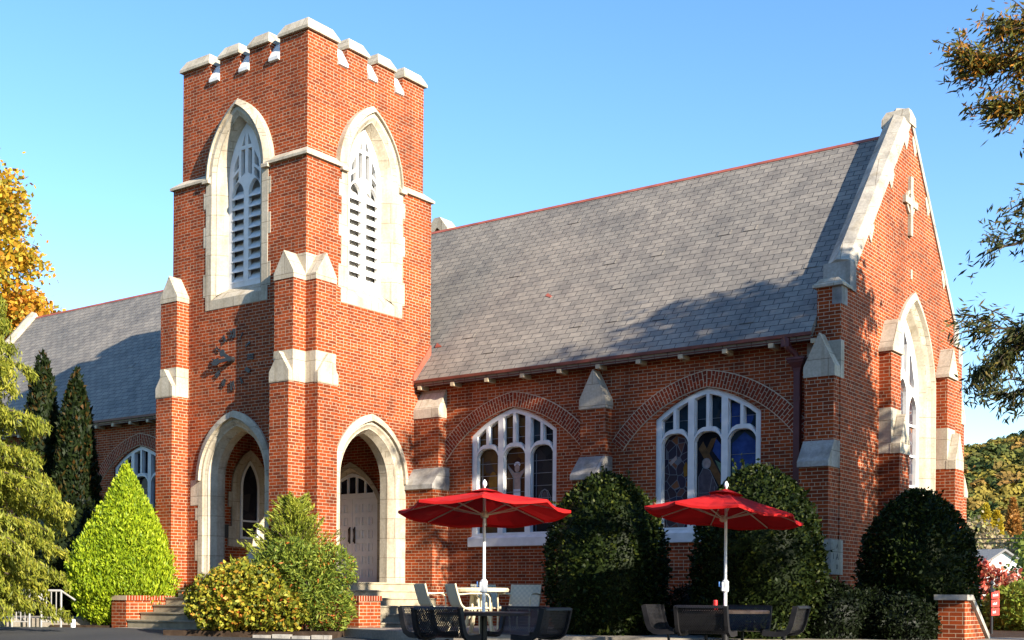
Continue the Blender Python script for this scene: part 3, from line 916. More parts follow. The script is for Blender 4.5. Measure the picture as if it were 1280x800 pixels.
m_.prism([wfr(1.58, 0.02, 2.42), wfr(2.02, 0.02, 2.42), wfr(2.02, 0.02, 2.46), wfr(1.58, 0.02, 2.46)], (0.012, 0, 0))
m_.build('frame', 'white_paint', lw)
m_ = MB(); m_.add([wfr(u, 0.012, z) for u, z in O(0.24, 2.04, 3.2, 3.80)], [tuple(range(len(O(0.24, 2.04, 3.2, 3.80))))]); m_.build('pane', 'glass_smoke', lw)
m_ = MB(); m_.prism([wfr(0.86, 0.003, 2.02), wfr(1.16, 0.003, 2.02), wfr(1.16, 0.003, 2.33), wfr(0.86, 0.003, 2.33)], (0.03, 0, 0))
m_.build('plaque', 'plaque_bronze', P_)

# ---- clock: numerals and hands fixed on the brick
ck = MB(); ccx, ccz = -2.05, 5.79
ck.prism([(ccx + 0.06 * math.cos(a), TY0 - 0.11, ccz + 0.06 * math.sin(a)) for a in np.linspace(0, 2 * math.pi, 13)[:-1]], (0, 0.11, 0))
clock = ck.build('clock', 'black_iron', P_)
NUM = {1: 'I', 2: 'II', 3: 'III', 4: 'IIII', 5: 'V', 6: 'VI', 7: 'VII', 8: 'VIII', 9: 'IX', 10: 'X', 11: 'XI', 12: 'XII'}
def stroke(mb, p, q, w, y0=TY0 - 0.032, y1=TY0 - 0.016):
    p, q = Vector(p), Vector(q); d = (q - p).normalized(); nv = Vector((-d.y, d.x)) * w / 2
    mb.prism([(a.x, y0, a.y) for a in (p - nv, q - nv, q + nv, p + nv)], (0, y1 - y0, 0))
for h_, tx in NUM.items():
    a = math.pi / 2 - h_ * math.pi / 6
    m_ = MB(); r0, r1 = 0.46, 0.66
    if h_ % 3: r0, r1 = 0.47, 0.63
    er = Vector((math.cos(a), math.sin(a))); et = Vector((er.y, -er.x))
    W_ = {'I': 0.05, 'V': 0.11, 'X': 0.12}
    k = 0.9 if h_ % 3 == 0 else 0.42
    tot = sum(W_[c_] for c_ in tx) * k; u = -tot / 2
    lw_ = 0.028 if h_ % 3 == 0 else 0.022
    for c_ in tx:
        w_ = W_[c_] * k; C0 = Vector((ccx, ccz))
        P2 = lambda uu, rr: C0 + er * rr + et * uu
        if c_ == 'I': stroke(m_, P2(u + w_ / 2, r0), P2(u + w_ / 2, r1), lw_)
        elif c_ == 'V': stroke(m_, P2(u, r1), P2(u + w_ / 2, r0), lw_); stroke(m_, P2(u + w_, r1), P2(u + w_ / 2, r0), lw_)
        else: stroke(m_, P2(u, r1), P2(u + w_, r0), lw_); stroke(m_, P2(u + w_, r1), P2(u, r0), lw_)
        u += w_
    m_.build('numeral', 'black_iron', clock)
def hand(ang, L, w):
    d = Vector((math.sin(ang), math.cos(ang))); nv = Vector((-d.y, d.x)); C0 = Vector((ccx, ccz))
    pts = [(-0.06, 0.3), (0.0, 0.5), (0.55, 0.45), (0.7, 1.0), (0.82, 0.9), (1.0, 0.05), (0.82, -0.9), (0.7, -1.0), (0.55, -0.45), (0.0, -0.5), (-0.06, -0.3)]
    m_ = MB(); m_.prism([(p.x, TY0 - 0.10 - w * 0.2, p.y) for p in (C0 + d * L * a + nv * w * b for a, b in pts)], (0, 0.02, 0))
    m_.build('hand', 'black_iron', clock)
hand(R(266), 0.60, 0.075); hand(R(302), 0.38, 0.085)

# ---- nave
NY0, NY1, NX0, NX1 = 3.57, 10.95, -20.81, 9.68
GX = 10.15
EZ, EY, RY, RZ = 5.60, 3.28, 7.26, 10.40
SL = (RZ - EZ) / (RY - EY)
WC = [2.74, 7.43, -10.1, -14.77]
def win_hole(c): return arch_path(c, 1.15, 2.02, 4.28, 4.83, 6, 0.06)
m_ = MB()
m_.panel(F_front(NY0), poly_rect(TX1 - 0.02, GX - 0.46, -0.3, 5.75), [win_hole(2.74), win_hole(7.43)], 0, -0.35)
m_.panel(F_front(NY0), poly_rect(NX0, TX0 + 0.02, -0.3, 5.75), [win_hole(-10.1), win_hole(-14.77)], 0, -0.35)
m_.panel(lambda u, d, z: (u, NY1 + d, z), poly_rect(NX0, GX - 0.46, -0.3, 5.75), [], 0, -0.35)
m_.build('nave_wall', 'brick', P_)
def roof_slope(x0, x1, ysign):
    m_ = MB()
    def yy(y): return y if ysign > 0 else 2 * RY - y
    prof = [(EY, EZ), (RY, RZ), (RY, RZ - 0.16), (EY + 0.03, EZ - 0.13), (EY, EZ - 0.05)]
    m_.prism([(x0, yy(y), z) for y, z in prof], (x1 - x0, 0, 0))
    return m_.build('roof_slope', 'slate', P_)
# front slope in one piece, cut round the tower
m_ = MB()
ty = (TY1 - EY) * SL + EZ
def rp(x, y, dz=0.0): return (x, y, EZ + (y - EY) * SL + dz)
def slab_roof(pts):
    top = [rp(x, y) for x, y in pts]
    m_.prism(top, (0, 0.03, -0.14))
slab_roof([(TX1 + 0.01, EY), (NX1, EY), (NX1, RY), (TX1 + 0.01, RY)])
slab_roof([(NX0, EY), (TX0 - 0.01, EY), (TX0 - 0.01, RY), (NX0, RY)])
slab_roof([(TX0 - 0.01, TY1 - 0.02), (TX1 + 0.01, TY1 - 0.02), (TX1 + 0.01, RY), (TX0 - 0.01, RY)])
# a few lifted or slipped slates
for k in range(22):
    x = random.uniform(0.5, 9.2) if k % 3 else random.uniform(-18, -5); q = random.randint(2, 33)
    y = EY + q * 0.165 * math.cos(math.atan(SL)) ; xx = round(x / 0.3) * 0.3
    p = [rp(xx, y, 0.004), rp(xx + 0.292, y, 0.004), rp(xx + 0.292, y + 0.11, 0.002), rp(xx, y + 0.11, 0.002)]
    m_.prism(p, (0, -0.004, 0.007))
roof = m_.build('roof', 'slate', P_)
m_ = MB()
m_.prism([(NX0, 2 * RY - EY, EZ), (NX1, 2 * RY - EY, EZ), (NX1, RY, RZ), (NX0, RY, RZ)], (0, -0.03, -0.14))
m_.build('roof', 'slate', P_)
m_ = MB(); m_.prism([(NX0, RY - 0.06, RZ - 0.055), (NX0, RY, RZ + 0.022), (NX0, RY + 0.06, RZ - 0.055)], (NX1 - NX0, 0, 0))
m_.build('ridge_cap', 'copper', roof)
# one loose slate strip and the copper flashing by the tower
m_ = MB(); m_.prism([rp(0.16, 4.0, 0.01), rp(0.36, 4.0, 0.01), rp(0.16, 4.08, 0.03)], (0, 0, 0.02)); m_.build('flashing', 'copper', roof)
m_ = MB(); m_.prism([rp(2.68, 4.86, 0.006), rp(2.86, 4.80, 0.006), rp(2.88, 4.83, 0.006), rp(2.7, 4.92, 0.006)], (0, 0, 0.01)); m_.build('fallen_strip', 'copper', roof)
# gutters, soffit boards and rafter ends
for (x0, x1) in ((TX1 + 0.02, NX1 + 0.02), (NX0, TX0 - 0.02)):
    m_ = MB(); m_.box(x0, x1, EY - 0.035, EY + 0.02, EZ - 0.055, EZ + 0.008); m_.build('gutter', 'gutter_metal', roof)
    m_ = MB(); m_.box(x0, x1, EY + 0.021, NY0 - 0.005, EZ - 0.12, EZ - 0.08); m_.build('soffit', 'soffit', roof)
def rafter(x):
    m_ = MB(); m_.box(x - 0.05, x + 0.05, EY + 0.0, NY0, EZ - 0.205, EZ - 0.121); m_.build('rafter_end', 'rafter_wood', roof)
for k in range(11): rafter(0.305 + 0.955 * k - (0.12 if k == 10 else 0))
for k in range(15): rafter(-9.41 - 0.765 * k)
for k in range(6): rafter(-8.65 + 0.765 * k)

# sloped stone where the tower buttress meets the roof
m_ = MB(); m_.prism([(TX1, 3.24, 5.50), (TX1, 3.86, 6.30), (TX1, 3.86, 6.52), (TX1, 3.24, 5.72)], (0.03, 0, 0)); m_.build('roof_abutment', 'copper', P_)
m_ = MB(); m_.box(-0.3, TX1 - 0.003, 3.26, 3.86 + 0.005, -0.3, 5.6); m_.build('tower_shoulder', 'brick', P_)

# relieving arches, sills and nave windows
def arch_ring(c, y):
    n = 24
    inn = [Vector(p) for p in arch_top(1.90, 3.72, 4.85, n, 0.10)]
    fr = F_front(y)
    nr = []
    for k in range(len(inn)):
        d = inn[min(k + 1, len(inn) - 1)] - inn[max(k - 1, 0)]
        nr.append(Vector((-d.y, d.x)).normalized())
    T_r = 0.31
    def strip(i0, i1, d, uv):
        m_ = MB(); vuv = []
        L = 0; 
        lo = [inn[k] + nr[k] * i0 for k in range(len(inn))]; hi = [inn[k] + nr[k] * i1 for k in range(len(inn))]
        acc = [0.0]
        for k in range(1, len(inn)): acc.append(acc[-1] + (inn[k] - inn[k - 1]).length * 1.06)
        q = [fr(c + p.x, d, p.y) for p in lo] + [fr(c + p.x, d, p.y) for p in hi] + [fr(c + p.x, d - 0.05, p.y) for p in lo] + [fr(c + p.x, d - 0.05, p.y) for p in hi]
        N = len(inn)
        fs = []
        for k in range(N - 1):
            fs += [(k, k + 1, N + k + 1, N + k), (2 * N + k, 2 * N + k + 1, k + 1, k), (N + k, N + k + 1, 3 * N + k + 1, 3 * N + k)]
        fs += [(0, N, 3 * N, 2 * N), (N - 1, 2 * N - 1, 4 * N - 1, 3 * N - 1)]
        m_.add(q, fs)
        tab = {}
        for k in range(N):
            for w, r_ in ((0, 0.0), (1, 0.426)): 
                p = q[w * N + k]; tab[(round(p[0], 3), round(p[2], 3))] = (r_ + 0.002 + 21.3, acc[k] + 7.3)
        m_.uvfun = lambda co: tab.get((round(co.x, 3), round(co.z, 3)), (0, 0))
        return m_
    o_ = strip(0.0, T_r, 0.020, True).build('relieving_arch', 'arch_brick', P_)
    strip(-0.016, T_r + 0.016, 0.012, False).build('mortar_edge', 'mortar', o_)
SY = 3.62
def light_head(hw, zs, rise, c, n=6):
    return [(c + u, z) for u, z in arch_top(hw, zs, zs + rise, n, 0.22)]
def nave_window(c, y, panes, figures):
    fr = F_front(y)
    m_ = MB()
    outer = win_hole(c)
    outer = [(u, max(z, 2.02)) for u, z in outer]
    holes = []; regs = []
    cw = (0.54 + 0.19)
    topf = [(u - c, z) for u, z in outer[1:-1]]
    xs = [p[0] for p in topf]; zs = [p[1] for p in topf]
    ztop = lambda u: float(np.interp(u, xs, zs))
    for k in (-1, 0, 1):
        lc = k * cw; hw = 0.295
        head = arch_top(hw, 3.80, 3.98, 6, 0.20)
        lo = [(c + lc - hw, 2.10)] + [(c + lc + u, z) for u, z in head] + [(c + lc + hw, 2.10)]
        holes.append(lo[::-1]); regs.append(lo)
        hx = [p[0] for p in head]; hz = [p[1] for p in head]
        for s_ in (-1, 1):
            a0, a1 = (lc - hw, lc - 0.035) if s_ < 0 else (lc + 0.035, lc + hw)
            us = np.linspace(a0, a1, 4)
            bot = [(c + float(u), float(np.interp(float(u) - lc, hx, hz)) + 0.085) for u in us]
            top = [(c + float(u), ztop(float(u)) - 0.11) for u in us[::-1]]
            up = bot + top
            holes.append(up[::-1]); regs.append(up)
    m_.panel(fr, outer, holes, -0.05, -0.22)
    w = m_.build('window', 'white_paint', P_)
    # inner moulding: a thin raised edge round every light
    ed = MB()
    for h_ in regs:
        cx_ = sum(p[0] for p in h_) / len(h_); cz_ = sum(p[1] for p in h_) / len(h_)
        def off(e): return [(u + (0.012 if u < cx_ else -0.012) * e, z + (0.012 if z < cz_ else -0.012) * e) for u, z in h_]
        ed.loft([[fr(u, -0.10, z) for u, z in off(-0.2)], [fr(u, -0.10, z) for u, z in off(1)], [fr(u, -0.16, z) for u, z in off(1)]], closed=True)
    ed.build('moulding', 'white_paint', w)
    for h_, mt in zip(regs, panes):
        g_ = MB(); tri = tessellate_polygon([[Vector((u, z, 0)) for u, z in h_]])
        g_.add([fr(u, -0.175, z) for u, z in h_], [tuple(t_) for t_ in tri])
        g_.build('pane', mt, w)
    for (mt, poly, dd) in figures:
        g_ = MB(); n_ = len(poly); tri = tessellate_polygon([[Vector((u, z, 0)) for u, z in poly]])
        g_.prism([fr(c + u, -0.171 + dd, z) for u, z in poly], (0, 0.002, 0))
        g_.build('glass_piece', mt, w)
    s2 = MB()
    s2.prism([fr(c - 1.19, d, z) for d, z in ((-0.12, 1.80), (0.05, 1.81), (0.06, 1.99), (-0.06, 2.055), (-0.12, 2.055))], (2.38, 0, 0))
    s2.build('sill', 'sill_stone', w)
    return w
def came(w, c, y, lines, th=0.012):
    g_ = MB(); fr = F_front(y)
    for (a, b) in lines:
        a = Vector(a); b = Vector(b); d = (b - a).normalized(); nv = Vector((-d.y, d.x)) * th / 2
        g_.prism([fr(c + p.x, -0.160, p.y) for p in (a - nv, b - nv, b + nv, a + nv)], (0, 0.006, 0))
    g_.build('came', 'lead', w)
def ell(cx_, cz_, rx, rz, n=12, rot=0):
    return [(cx_ + rx * math.cos(a) * math.cos(rot) - rz * math.sin(a) * math.sin(rot), cz_ + rx * math.cos(a) * math.sin(rot) + rz * math.sin(a) * math.cos(rot)) for a in np.linspace(0, 2 * math.pi, n + 1)[:-1]]
def outline(pts): return [(pts[i], pts[(i + 1) % len(pts)]) for i in range(len(pts))]
def grid_lines(k, step=0.27, z1=3.9):
    lc = k * 0.73; L_ = []
    z = 2.3
    while z < z1: L_.append(((lc - 0.27, z), (lc + 0.27, z))); z += step
    L_.append(((lc - 0.21, 2.12), (lc - 0.21, 3.80))); L_.append(((lc + 0.21, 2.12), (lc + 0.21, 3.80)))
    return L_
# first window: figure with raised arms in the middle light
figA = [('glass_skin', [(-0.07, 3.42), (-0.25, 3.60), (-0.26, 3.54), (-0.09, 3.30), (-0.075, 3.05), (0.075, 3.05), (0.09, 3.30), (0.26, 3.50), (0.26, 3.56), (0.07, 3.42)], 0.0),
        ('glass_skin', [(-0.07, 2.87), (-0.075, 2.3), (-0.01, 2.3), (0.0, 2.85), (0.02, 2.3), (0.075, 2.3), (0.075, 2.87)], 0.0),
        ('glass_white', [(-0.095, 3.06), (-0.10, 2.86), (0.0, 2.80), (0.10, 2.86), (0.095, 3.06)], 0.002),
        ('glass_skin', ell(0.0, 3.52, 0.07, 0.09), 0.003), ('glass_white', ell(0.0, 3.60, 0.085, 0.06), 0.001),
        ('glass_amber', ell(-0.66, 3.22, 0.12, 0.26), 0.0), ('glass_robe', ell(-0.72, 2.82, 0.13, 0.18), 0.001), ('glass_robe', ell(0.74, 2.78, 0.10, 0.20), 0.001)]
wA = nave_window(2.74, NY0, ['glass_brown', 'glass_brown', 'glass_brown', 'glass_brown', 'glass_brown', 'glass_brown', 'glass_smoke', 'glass_teal', 'glass_smoke'], figA)
ln = grid_lines(-1) + grid_lines(1) + [((-0.27, z), (0.27, z)) for z in (2.4, 2.7, 3.0, 3.3, 3.62, 3.85)]
ln += outline(ell(-0.72, 2.82, 0.135, 0.185)) + outline(ell(0.74, 2.80, 0.10, 0.22)) + outline(ell(0.74, 2.70, 0.17, 0.33)) + [((0.60, 2.4), (0.86, 2.6))]
ln += outline([(-0.07, 3.42), (-0.25, 3.60), (-0.09, 3.30), (-0.1, 2.86), (0.10, 2.86), (0.09, 3.30), (0.26, 3.53), (0.07, 3.42)])
ln += [((k * 0.73 + s_ * 0.157 - 0.11, z), (k * 0.73 + s_ * 0.157 + 0.11, z)) for k in (-1, 0, 1) for s_ in (-1, 1) for z in (4.2, 4.42) if z < (4.3 if k else 4.6)]
came(wA, 2.74, NY0, ln)
figB = [('glass_blue', ell(0.36, 4.30, 0.0, 0.0), 0.0)]
def clip_rect(poly, u0, u1, z0, z1):
    def cl(pts, f, inter):
        out = []
        for i in range(len(pts)):
            p, q = pts[i - 1], pts[i]
            if f(q):
                if not f(p): out.append(inter(p, q))
                out.append(q)
            elif f(p): out.append(inter(p, q))
        return out
    def at(i, v): return lambda p, q: tuple(p[j] + (q[j] - p[j]) * ((v - p[i]) / (q[i] - p[i])) for j in (0, 1))
    for i, v, sg in ((0, u0, 1), (0, u1, -1), (1, z0, 1), (1, z1, -1)):
        if not poly: return []
        poly = cl(poly, lambda p: (p[i] - v) * sg >= 0, at(i, v))
    return poly
figB = []
moon = ell(0.56, 4.24, 0.36, 0.30, 24)
for (a0, a1, zt) in ((0.045, 0.27, 4.62), (0.46, 0.685, 4.50), (0.775, 1.0, 4.26)):
    q = clip_rect(moon, a0, a1, 4.02, zt)
    if len(q) > 2: figB.append(('glass_blue', q, 0.0))
figB += [('glass_blue', [(0.47, 3.2), (0.99, 3.2), (0.99, 3.72), (0.73, 3.93), (0.47, 3.72)], 0.0),
         ('glass_green', [(0.47, 2.7), (0.99, 2.7), (0.99, 3.2), (0.8, 3.32), (0.6, 3.18), (0.47, 3.26)], 0.001),
         ('glass_night', ell(0.70, 2.96, 0.11, 0.12), 0.003), ('glass_night', [(0.56, 2.3), (0.9, 2.3), (0.84, 2.78), (0.72, 2.9), (0.6, 2.75)], 0.002),
         ('glass_beam', [(-0.26, 3.66), (-0.16, 3.80), (0.26, 3.05), (0.26, 2.80)], 0.001),
         ('glass_beam', [(-0.16, 3.50), (0.02, 3.84), (0.14, 3.86), (-0.08, 3.44)], 0.002),
         ('glass_blue', [(0.05, 3.60), (0.26, 3.34), (0.26, 3.68), (0.12, 3.84)], 0.0), ('glass_green', [(0.10, 3.42), (0.26, 3.10), (0.26, 3.33)], 0.0),
         ('glass_robe', [(-0.25, 2.3), (0.2, 2.3), (0.18, 2.85), (0.0, 3.22), (-0.14, 3.30), (-0.25, 3.1)], 0.0), ('glass_skin', ell(-0.08, 3.36, 0.09, 0.10), 0.003),
         ('glass_amber', [(-0.60, 3.30), (-0.54, 3.42), (-0.49, 3.34), (-0.5, 3.14), (-0.58, 3.12)], 0.001), ('glass_skin', [(-0.92, 3.42), (-0.76, 3.56), (-0.74, 3.48), (-0.88, 3.36)], 0.001)]
wB = nave_window(7.43, NY0, ['glass_mixed', 'glass_teal', 'glass_teal', 'glass_smoke', 'glass_teal', 'glass_teal', 'glass_teal', 'glass_teal', 'glass_teal'], figB)
ln = []
ln += outline([(-0.25, 2.35), (0.2, 2.35), (0.18, 2.85), (0.0, 3.22), (-0.14, 3.30), (-0.25, 3.1)]) + outline(ell(-0.08, 3.36, 0.095, 0.105)) + [((-0.27, 2.78), (0.27, 2.78)), ((-0.1, 2.3), (0.05, 3.1)), ((0.08, 2.3), (0.1, 2.9))]
ln += [((0.46, z), (1.0, z)) for z in (2.7, 3.2, 3.5)] + [((k * 0.73 + s_ * 0.157 - 0.11, z), (k * 0.73 + s_ * 0.157 + 0.11, z)) for k in (-1, 0, 1) for s_ in (-1, 1) for z in (4.24,)]
came(wB, 7.43, NY0, ln, 0.009)
for c_ in (-10.1, -14.77):
    w_ = nave_window(c_, NY0, ['glass_night'] * 9, [])
    came(w_, c_, NY0, grid_lines(-1) + grid_lines(0) + grid_lines(1))
for c_ in WC: arch_ring(c_, NY0)

# ---- nave buttresses
def nave_buttress(x0, x1, fy, ly, zcap, cap, lo_x=(0, 0), zset=(3.22, 3.60)):
    """fy/ly: front planes of the upper and lower part; cap 'gablet' or 'slope'"""
    m_ = MB()
    m_.box(x0, x1, fy, NY0 + 0.05, zset[0], zcap)
    m_.box(x0 + lo_x[0], x1 + lo_x[1], ly, NY0 + 0.05, -0.3, zset[0] - 0.12)
    b_ = m_.build('buttress', 'brick', P_)
    fr = F_front(NY0)
    c_ = MB()
    c_.prism([(x0 + lo_x[0] - 0.02, y, z) for y, z in ((NY0 - 0.0, zset[0] - 0.119), (ly - 0.05, zset[0] - 0.119), (ly - 0.05, zset[0] - 0.02), (fy, zset[1]), (NY0, zset[1]))], (x1 - x0 + lo_x[1] - lo_x[0] + 0.04, 0, 0))
    c_.build('set_off_stone', 'weathered_stone', b_)
    c_ = MB()
    if cap == 'gablet': gablet(c_, fr, x0, x1, -0.02, NY0 - fy, zcap - 0.005, zcap + 0.19, zcap + 0.80, 0.02)
    else:
        c_.prism([(x0 - 0.012, y, z) for y, z in ((NY0, zcap - 0.005), (fy - 0.02, zcap - 0.005), (fy - 0.02, zcap + 0.20), (NY0, zcap + 0.66))], (x1 - x0 + 0.024, 0, 0))
    c_.build('capstone', 'limestone', b_)
nave_buttress(4.66, 5.26, 3.30, 3.0, 4.59, 'gablet')
nave_buttress(TX1 + 0.003, 0.868, 3.30, 3.02, 4.74, 'slope', (0.0, 0.08))
nave_buttress(9.57, 10.13, 3.30, 3.07, 4.77, 'gablet')
nave_buttress(-12.75, -12.15, 3.30, 3.0, 4.59, 'gablet'); nave_buttress(-8.2, -7.6, 3.30, 3.0, 4.59, 'gablet')
m_ = MB(); m_.box(9.50, GX + 0.006, NY0 - 0.006, 3.72, 4.76, 5.46); m_.build('corner_stone', 'limestone', P_)

# downspout with a rain head
m_ = MB(); m_.box(9.29, 9.41, 3.44, 3.55, 0.2, 4.98)
for z in (1.5, 3.2, 4.4): m_.box(9.275, 9.425, 3.43, 3.569, z, z + 0.05)
ds = m_.build('downspout', 'maroon_metal', P_)
m_ = MB(); m_.loft([[(9.35 + sx_ * w_, 3.49 + sy_ * w_ * 0.75, z) for sx_, sy_ in ((-1, -1), (1, -1), (1, 1), (-1, 1))] for w_, z in ((0.07, 4.93), (0.08, 5.0), (0.15, 5.10), (0.16, 5.14), (0.18, 5.15), (0.18, 5.19))], True, True)
m_.tube([(9.20, 3.28, 5.56), (9.22, 3.30, 5.38), (9.33, 3.42, 5.26), (9.35, 3.46, 5.17)], 0.06, 8); m_.box(9.12, 9.28, 3.24, 3.36, 5.38, 5.53)
m_.build('rain_head', 'maroon_metal', ds)

# ---- gable end wall
GYC = 7.26
def gab(z): return (z - 10.60) / 1.222
gpoly = [(NY0, -0.3), (NY1, -0.3), (NY1, 6.45), (10.42, 6.45), (10.42, 6.85), (GYC, 10.62), (4.10, 6.85), (4.10, 6.45), (NY0, 6.45)]
GWC = 7.52
ghole = arch_path(GWC, 1.22, 2.3, 5.0, 6.95, 10)
m_ = MB(); m_.panel(F_east(GX), gpoly, [ghole], 0, -0.46)
m_.build('gable_wall', 'brick', P_)
# coping
def coping(sgn):
    Yt = lambda y: y if sgn > 0 else 2 * GYC - y
    m_ = MB()
    x0, x1 = 9.66, GX + 0.035
    sl = 3.77 / 3.16
    a, b = (4.17, 6.937), (GYC, 10.62)
    nrm = Vector((-(b[1] - a[1]), b[0] - a[0])).normalized()
    th = 0.27
    lo = [(a[0] + 0.0, a[1]), (b[0], b[1])]
    sect = [(x0, 0.0), (x0, 0.09), ((x0 + x1) / 2 - 0.06, 0.20), (x1 - 0.10, 0.16), (x1, 0.07), (x1, -0.05), (GX - 0.02, -0.05), (GX - 0.02, 0.0)]
    def loop(p, ext=0.0):
        return [(x, Yt(p[0] + nrm.x * h), p[1] + nrm.y * h) for x, h in sect]
    La, Lb = loop(a), [(x, Yt(GYC), b[1] + h / nrm.y) for x, h in sect]
    m_.loft([La, Lb], True, True)
    o = m_.build('coping', 'coping_stone', P_)
    # stones toothed into the brick
    for f in (0.22, 0.58, 0.86):
        p = Vector(a).lerp(Vector(b), f); t_ = MB()
        d_ = (Vector(b) - Vector(a)).normalized()
        q = [p + d_ * 0.0 - nrm * 0.04, p + d_ * 0.34 - nrm * 0.04, p + d_ * 0.34 - nrm * 0.16, p - nrm * 0.24 + Vector((0, -0.03))]
        t_.prism([(GX + 0.02, Yt(c_.x), c_.y) for c_ in q], (-0.1, 0, 0)); t_.build('tooth_stone', 'limestone', o)
    k = MB()
    k.box(9.66, GX + 0.03, min(Yt(3.92), Yt(4.24)), max(Yt(3.92), Yt(4.24)), 6.452, 6.98); k.build('kneeler', 'weathered_stone', o)
    k = MB(); ya, yb = sorted((Yt(3.50), Yt(4.02)))
    k.loft([[(9.62, ya, 6.452), (GX + 0.05, ya, 6.452), (GX + 0.05, yb, 6.452), (9.62, yb, 6.452)], [(9.62, ya, 6.50), (GX + 0.05, ya, 6.50), (GX + 0.05, yb, 6.50), (9.62, yb, 6.50)],
            [(9.74, ya + 0.1, 6.62), (GX - 0.07, ya + 0.1, 6.62), (GX - 0.07, yb - 0.05, 6.62), (9.74, yb - 0.05, 6.62)]], True, True)
    k.build('kneeler_cap', 'limestone', o)
    k = MB(); ya, yb = sorted((Yt(3.566), Yt(3.85))); k.box(9.98, GX + 0.012, ya, yb, 6.12, 6.45); k.build('kneeler_stone', 'weathered_stone', o)
    return o
co = coping(1); coping(-1)
m_ = MB(); m_.loft([[(9.61, 7.06, 10.5), (GX + 0.06, 7.06, 10.5), (GX + 0.06, 7.46, 10.5), (9.61, 7.46, 10.5)], [(9.61, 7.08, 10.68), (GX + 0.06, 7.08, 10.68), (GX + 0.06, 7.44, 10.68), (9.61, 7.44, 10.68)],
                    [(9.68, 7.16, 10.84), (GX + 0.0, 7.16, 10.84), (GX + 0.0, 7.36, 10.84), (9.68, 7.36, 10.84)]], True, True)
m_.build('apex_stone', 'limestone', co)
# cross with a ring
cx0 = MB(); fr = F_east(GX)
CY = 7.22
def bar(mb, u0, u1, z0, z1, d0=0.0, d1=0.07): mb.prism([fr(u0, d0, z0), fr(u1, d0, z0), fr(u1, d0, z1), fr(u0, d0, z1)], (d1 - d0, 0, 0))
bar(cx0, CY - 0.07, CY + 0.07, 8.20, 9.42); bar(cx0, CY - 0.38, CY - 0.072, 8.82, 8.96); bar(cx0, CY + 0.072, CY + 0.38, 8.82, 8.96)
ring_o = ell(CY, 8.89, 0.25, 0.25, 24); ring_i = ell(CY, 8.89, 0.19, 0.19, 24)
cx0.loft([[fr(u, 0, z) for u, z in ring_o], [fr(u, 0.05, z) for u, z in ring_o], [fr(u, 0.05, z) for u, z in ring_i], [fr(u, 0, z) for u, z in ring_i]], True)
cx0.build('wall_cross', 'limestone', P_)
m_ = MB(); bar(m_, 7.34, 7.42, 7.35, 7.55, 0, 0.02); m_.build('vent_stone', 'limestone', P_)
# great window
m_ = MB(); O = lambda hw, zs, za: arch_path(GWC, hw, 2.25, zs, za, 12)
sweep(m_, fr, [(O(1.38, 5.0, 7.10), -0.1), (O(1.38, 5.0, 7.10), 0.06), (O(1.24, 5.0, 6.94), 0.09), (O(1.20, 5.0, 6.90), 0.01), (O(1.12, 5.0, 6.80), -0.05), (O(1.10, 5.0, 6.78), -0.07), (O(1.00, 5.0, 6.66), -0.24), (O(1.00, 5.0, 6.66), -0.45)])
m_.prism([fr(GWC - 1.37, d, z) for d, z in ((-0.44, 2.0), (0.05, 2.0), (0.05, 2.2), (-0.44, 2.4))], (0, 2.74, 0))
gw = m_.build('gable_window', 'limestone', P_)
holes = []
for k in (-1, 0, 1):
    lc = k * 0.64; holes.append(arch_path(GWC + lc, 0.24, 2.5, 4.7 + (0.3 if k == 0 else 0), 5.05 + (0.3 if k == 0 else 0), 5))
for s_ in (-1, 1):
    q = [(GWC + s_ * 0.05, 5.55), (GWC + s_ * 0.24, 5.42), (GWC + s_ * 0.26, 6.1), (GWC + s_ * 0.05, 6.38)]
    holes.append(q)
    q = [(GWC + s_ * 0.40, 5.28), (GWC + s_ * 0.62, 5.2), (GWC + s_ * 0.76, 5.25), (GWC + s_ * 0.52, 5.85), (GWC + s_ * 0.40, 5.95)]
    holes.append(q)
m_ = MB(); m_.panel(fr, arch_path(GWC, 1.02, 2.4, 5.0, 6.68, 12), holes, -0.20, -0.32); m_.build('tracery', 'white_paint', gw)
m_ = MB(); pth = arch_path(GWC, 1.0, 2.42, 5.0, 6.62, 8); m_.prism([fr(u, -0.28, z) for u, z in pth], (-0.01, 0, 0)); m_.build('pane', 'glass_mixed', gw)
m_ = MB()
for k in (-1, 0, 1):
    for z in (3.1, 3.75, 4.4): m_.prism([fr(GWC + k * .64 - .24, -0.235, z), fr(GWC + k * .64 + .24, -0.235, z), fr(GWC + k * .64 + .24, -0.235, z + .05), fr(GWC + k * .64 - .24, -0.235, z + .05)], (-0.03, 0, 0))
m_.build('glazing_bar', 'white_paint', gw)
# gable buttresses
def gable_buttress(y0, y1):
    m_ = MB()
    m_.box(GX - 0.02, GX + 0.24, y0, y1, 4.5, 5.55)
    m_.box(GX - 0.02, GX + 0.24, y0, y1, 3.55, 4.5); m_.box(GX - 0.02, GX + 0.42, y0, y1, -0.3, 3.55)
    b_ = m_.build('buttress', 'brick', P_)
    c_ = MB(); gablet(c_, fr, y0, y1, -0.05, 0.24, 5.55, 5.62, 6.22, 0.05); c_.build('capstone', 'limestone', b_)
    c_ = MB(); c_.box(GX - 0.01, GX + 0.246, y0 - .006, y1 + .006, 3.56, 4.45); gablet(c_, fr, y0, y1, 0.23, 0.42, 3.55, 3.74, 4.34, 0.012); c_.build('stone_band', 'limestone', b_)
gable_buttress(5.56, 6.12); gable_buttress(9.1, 9.66)
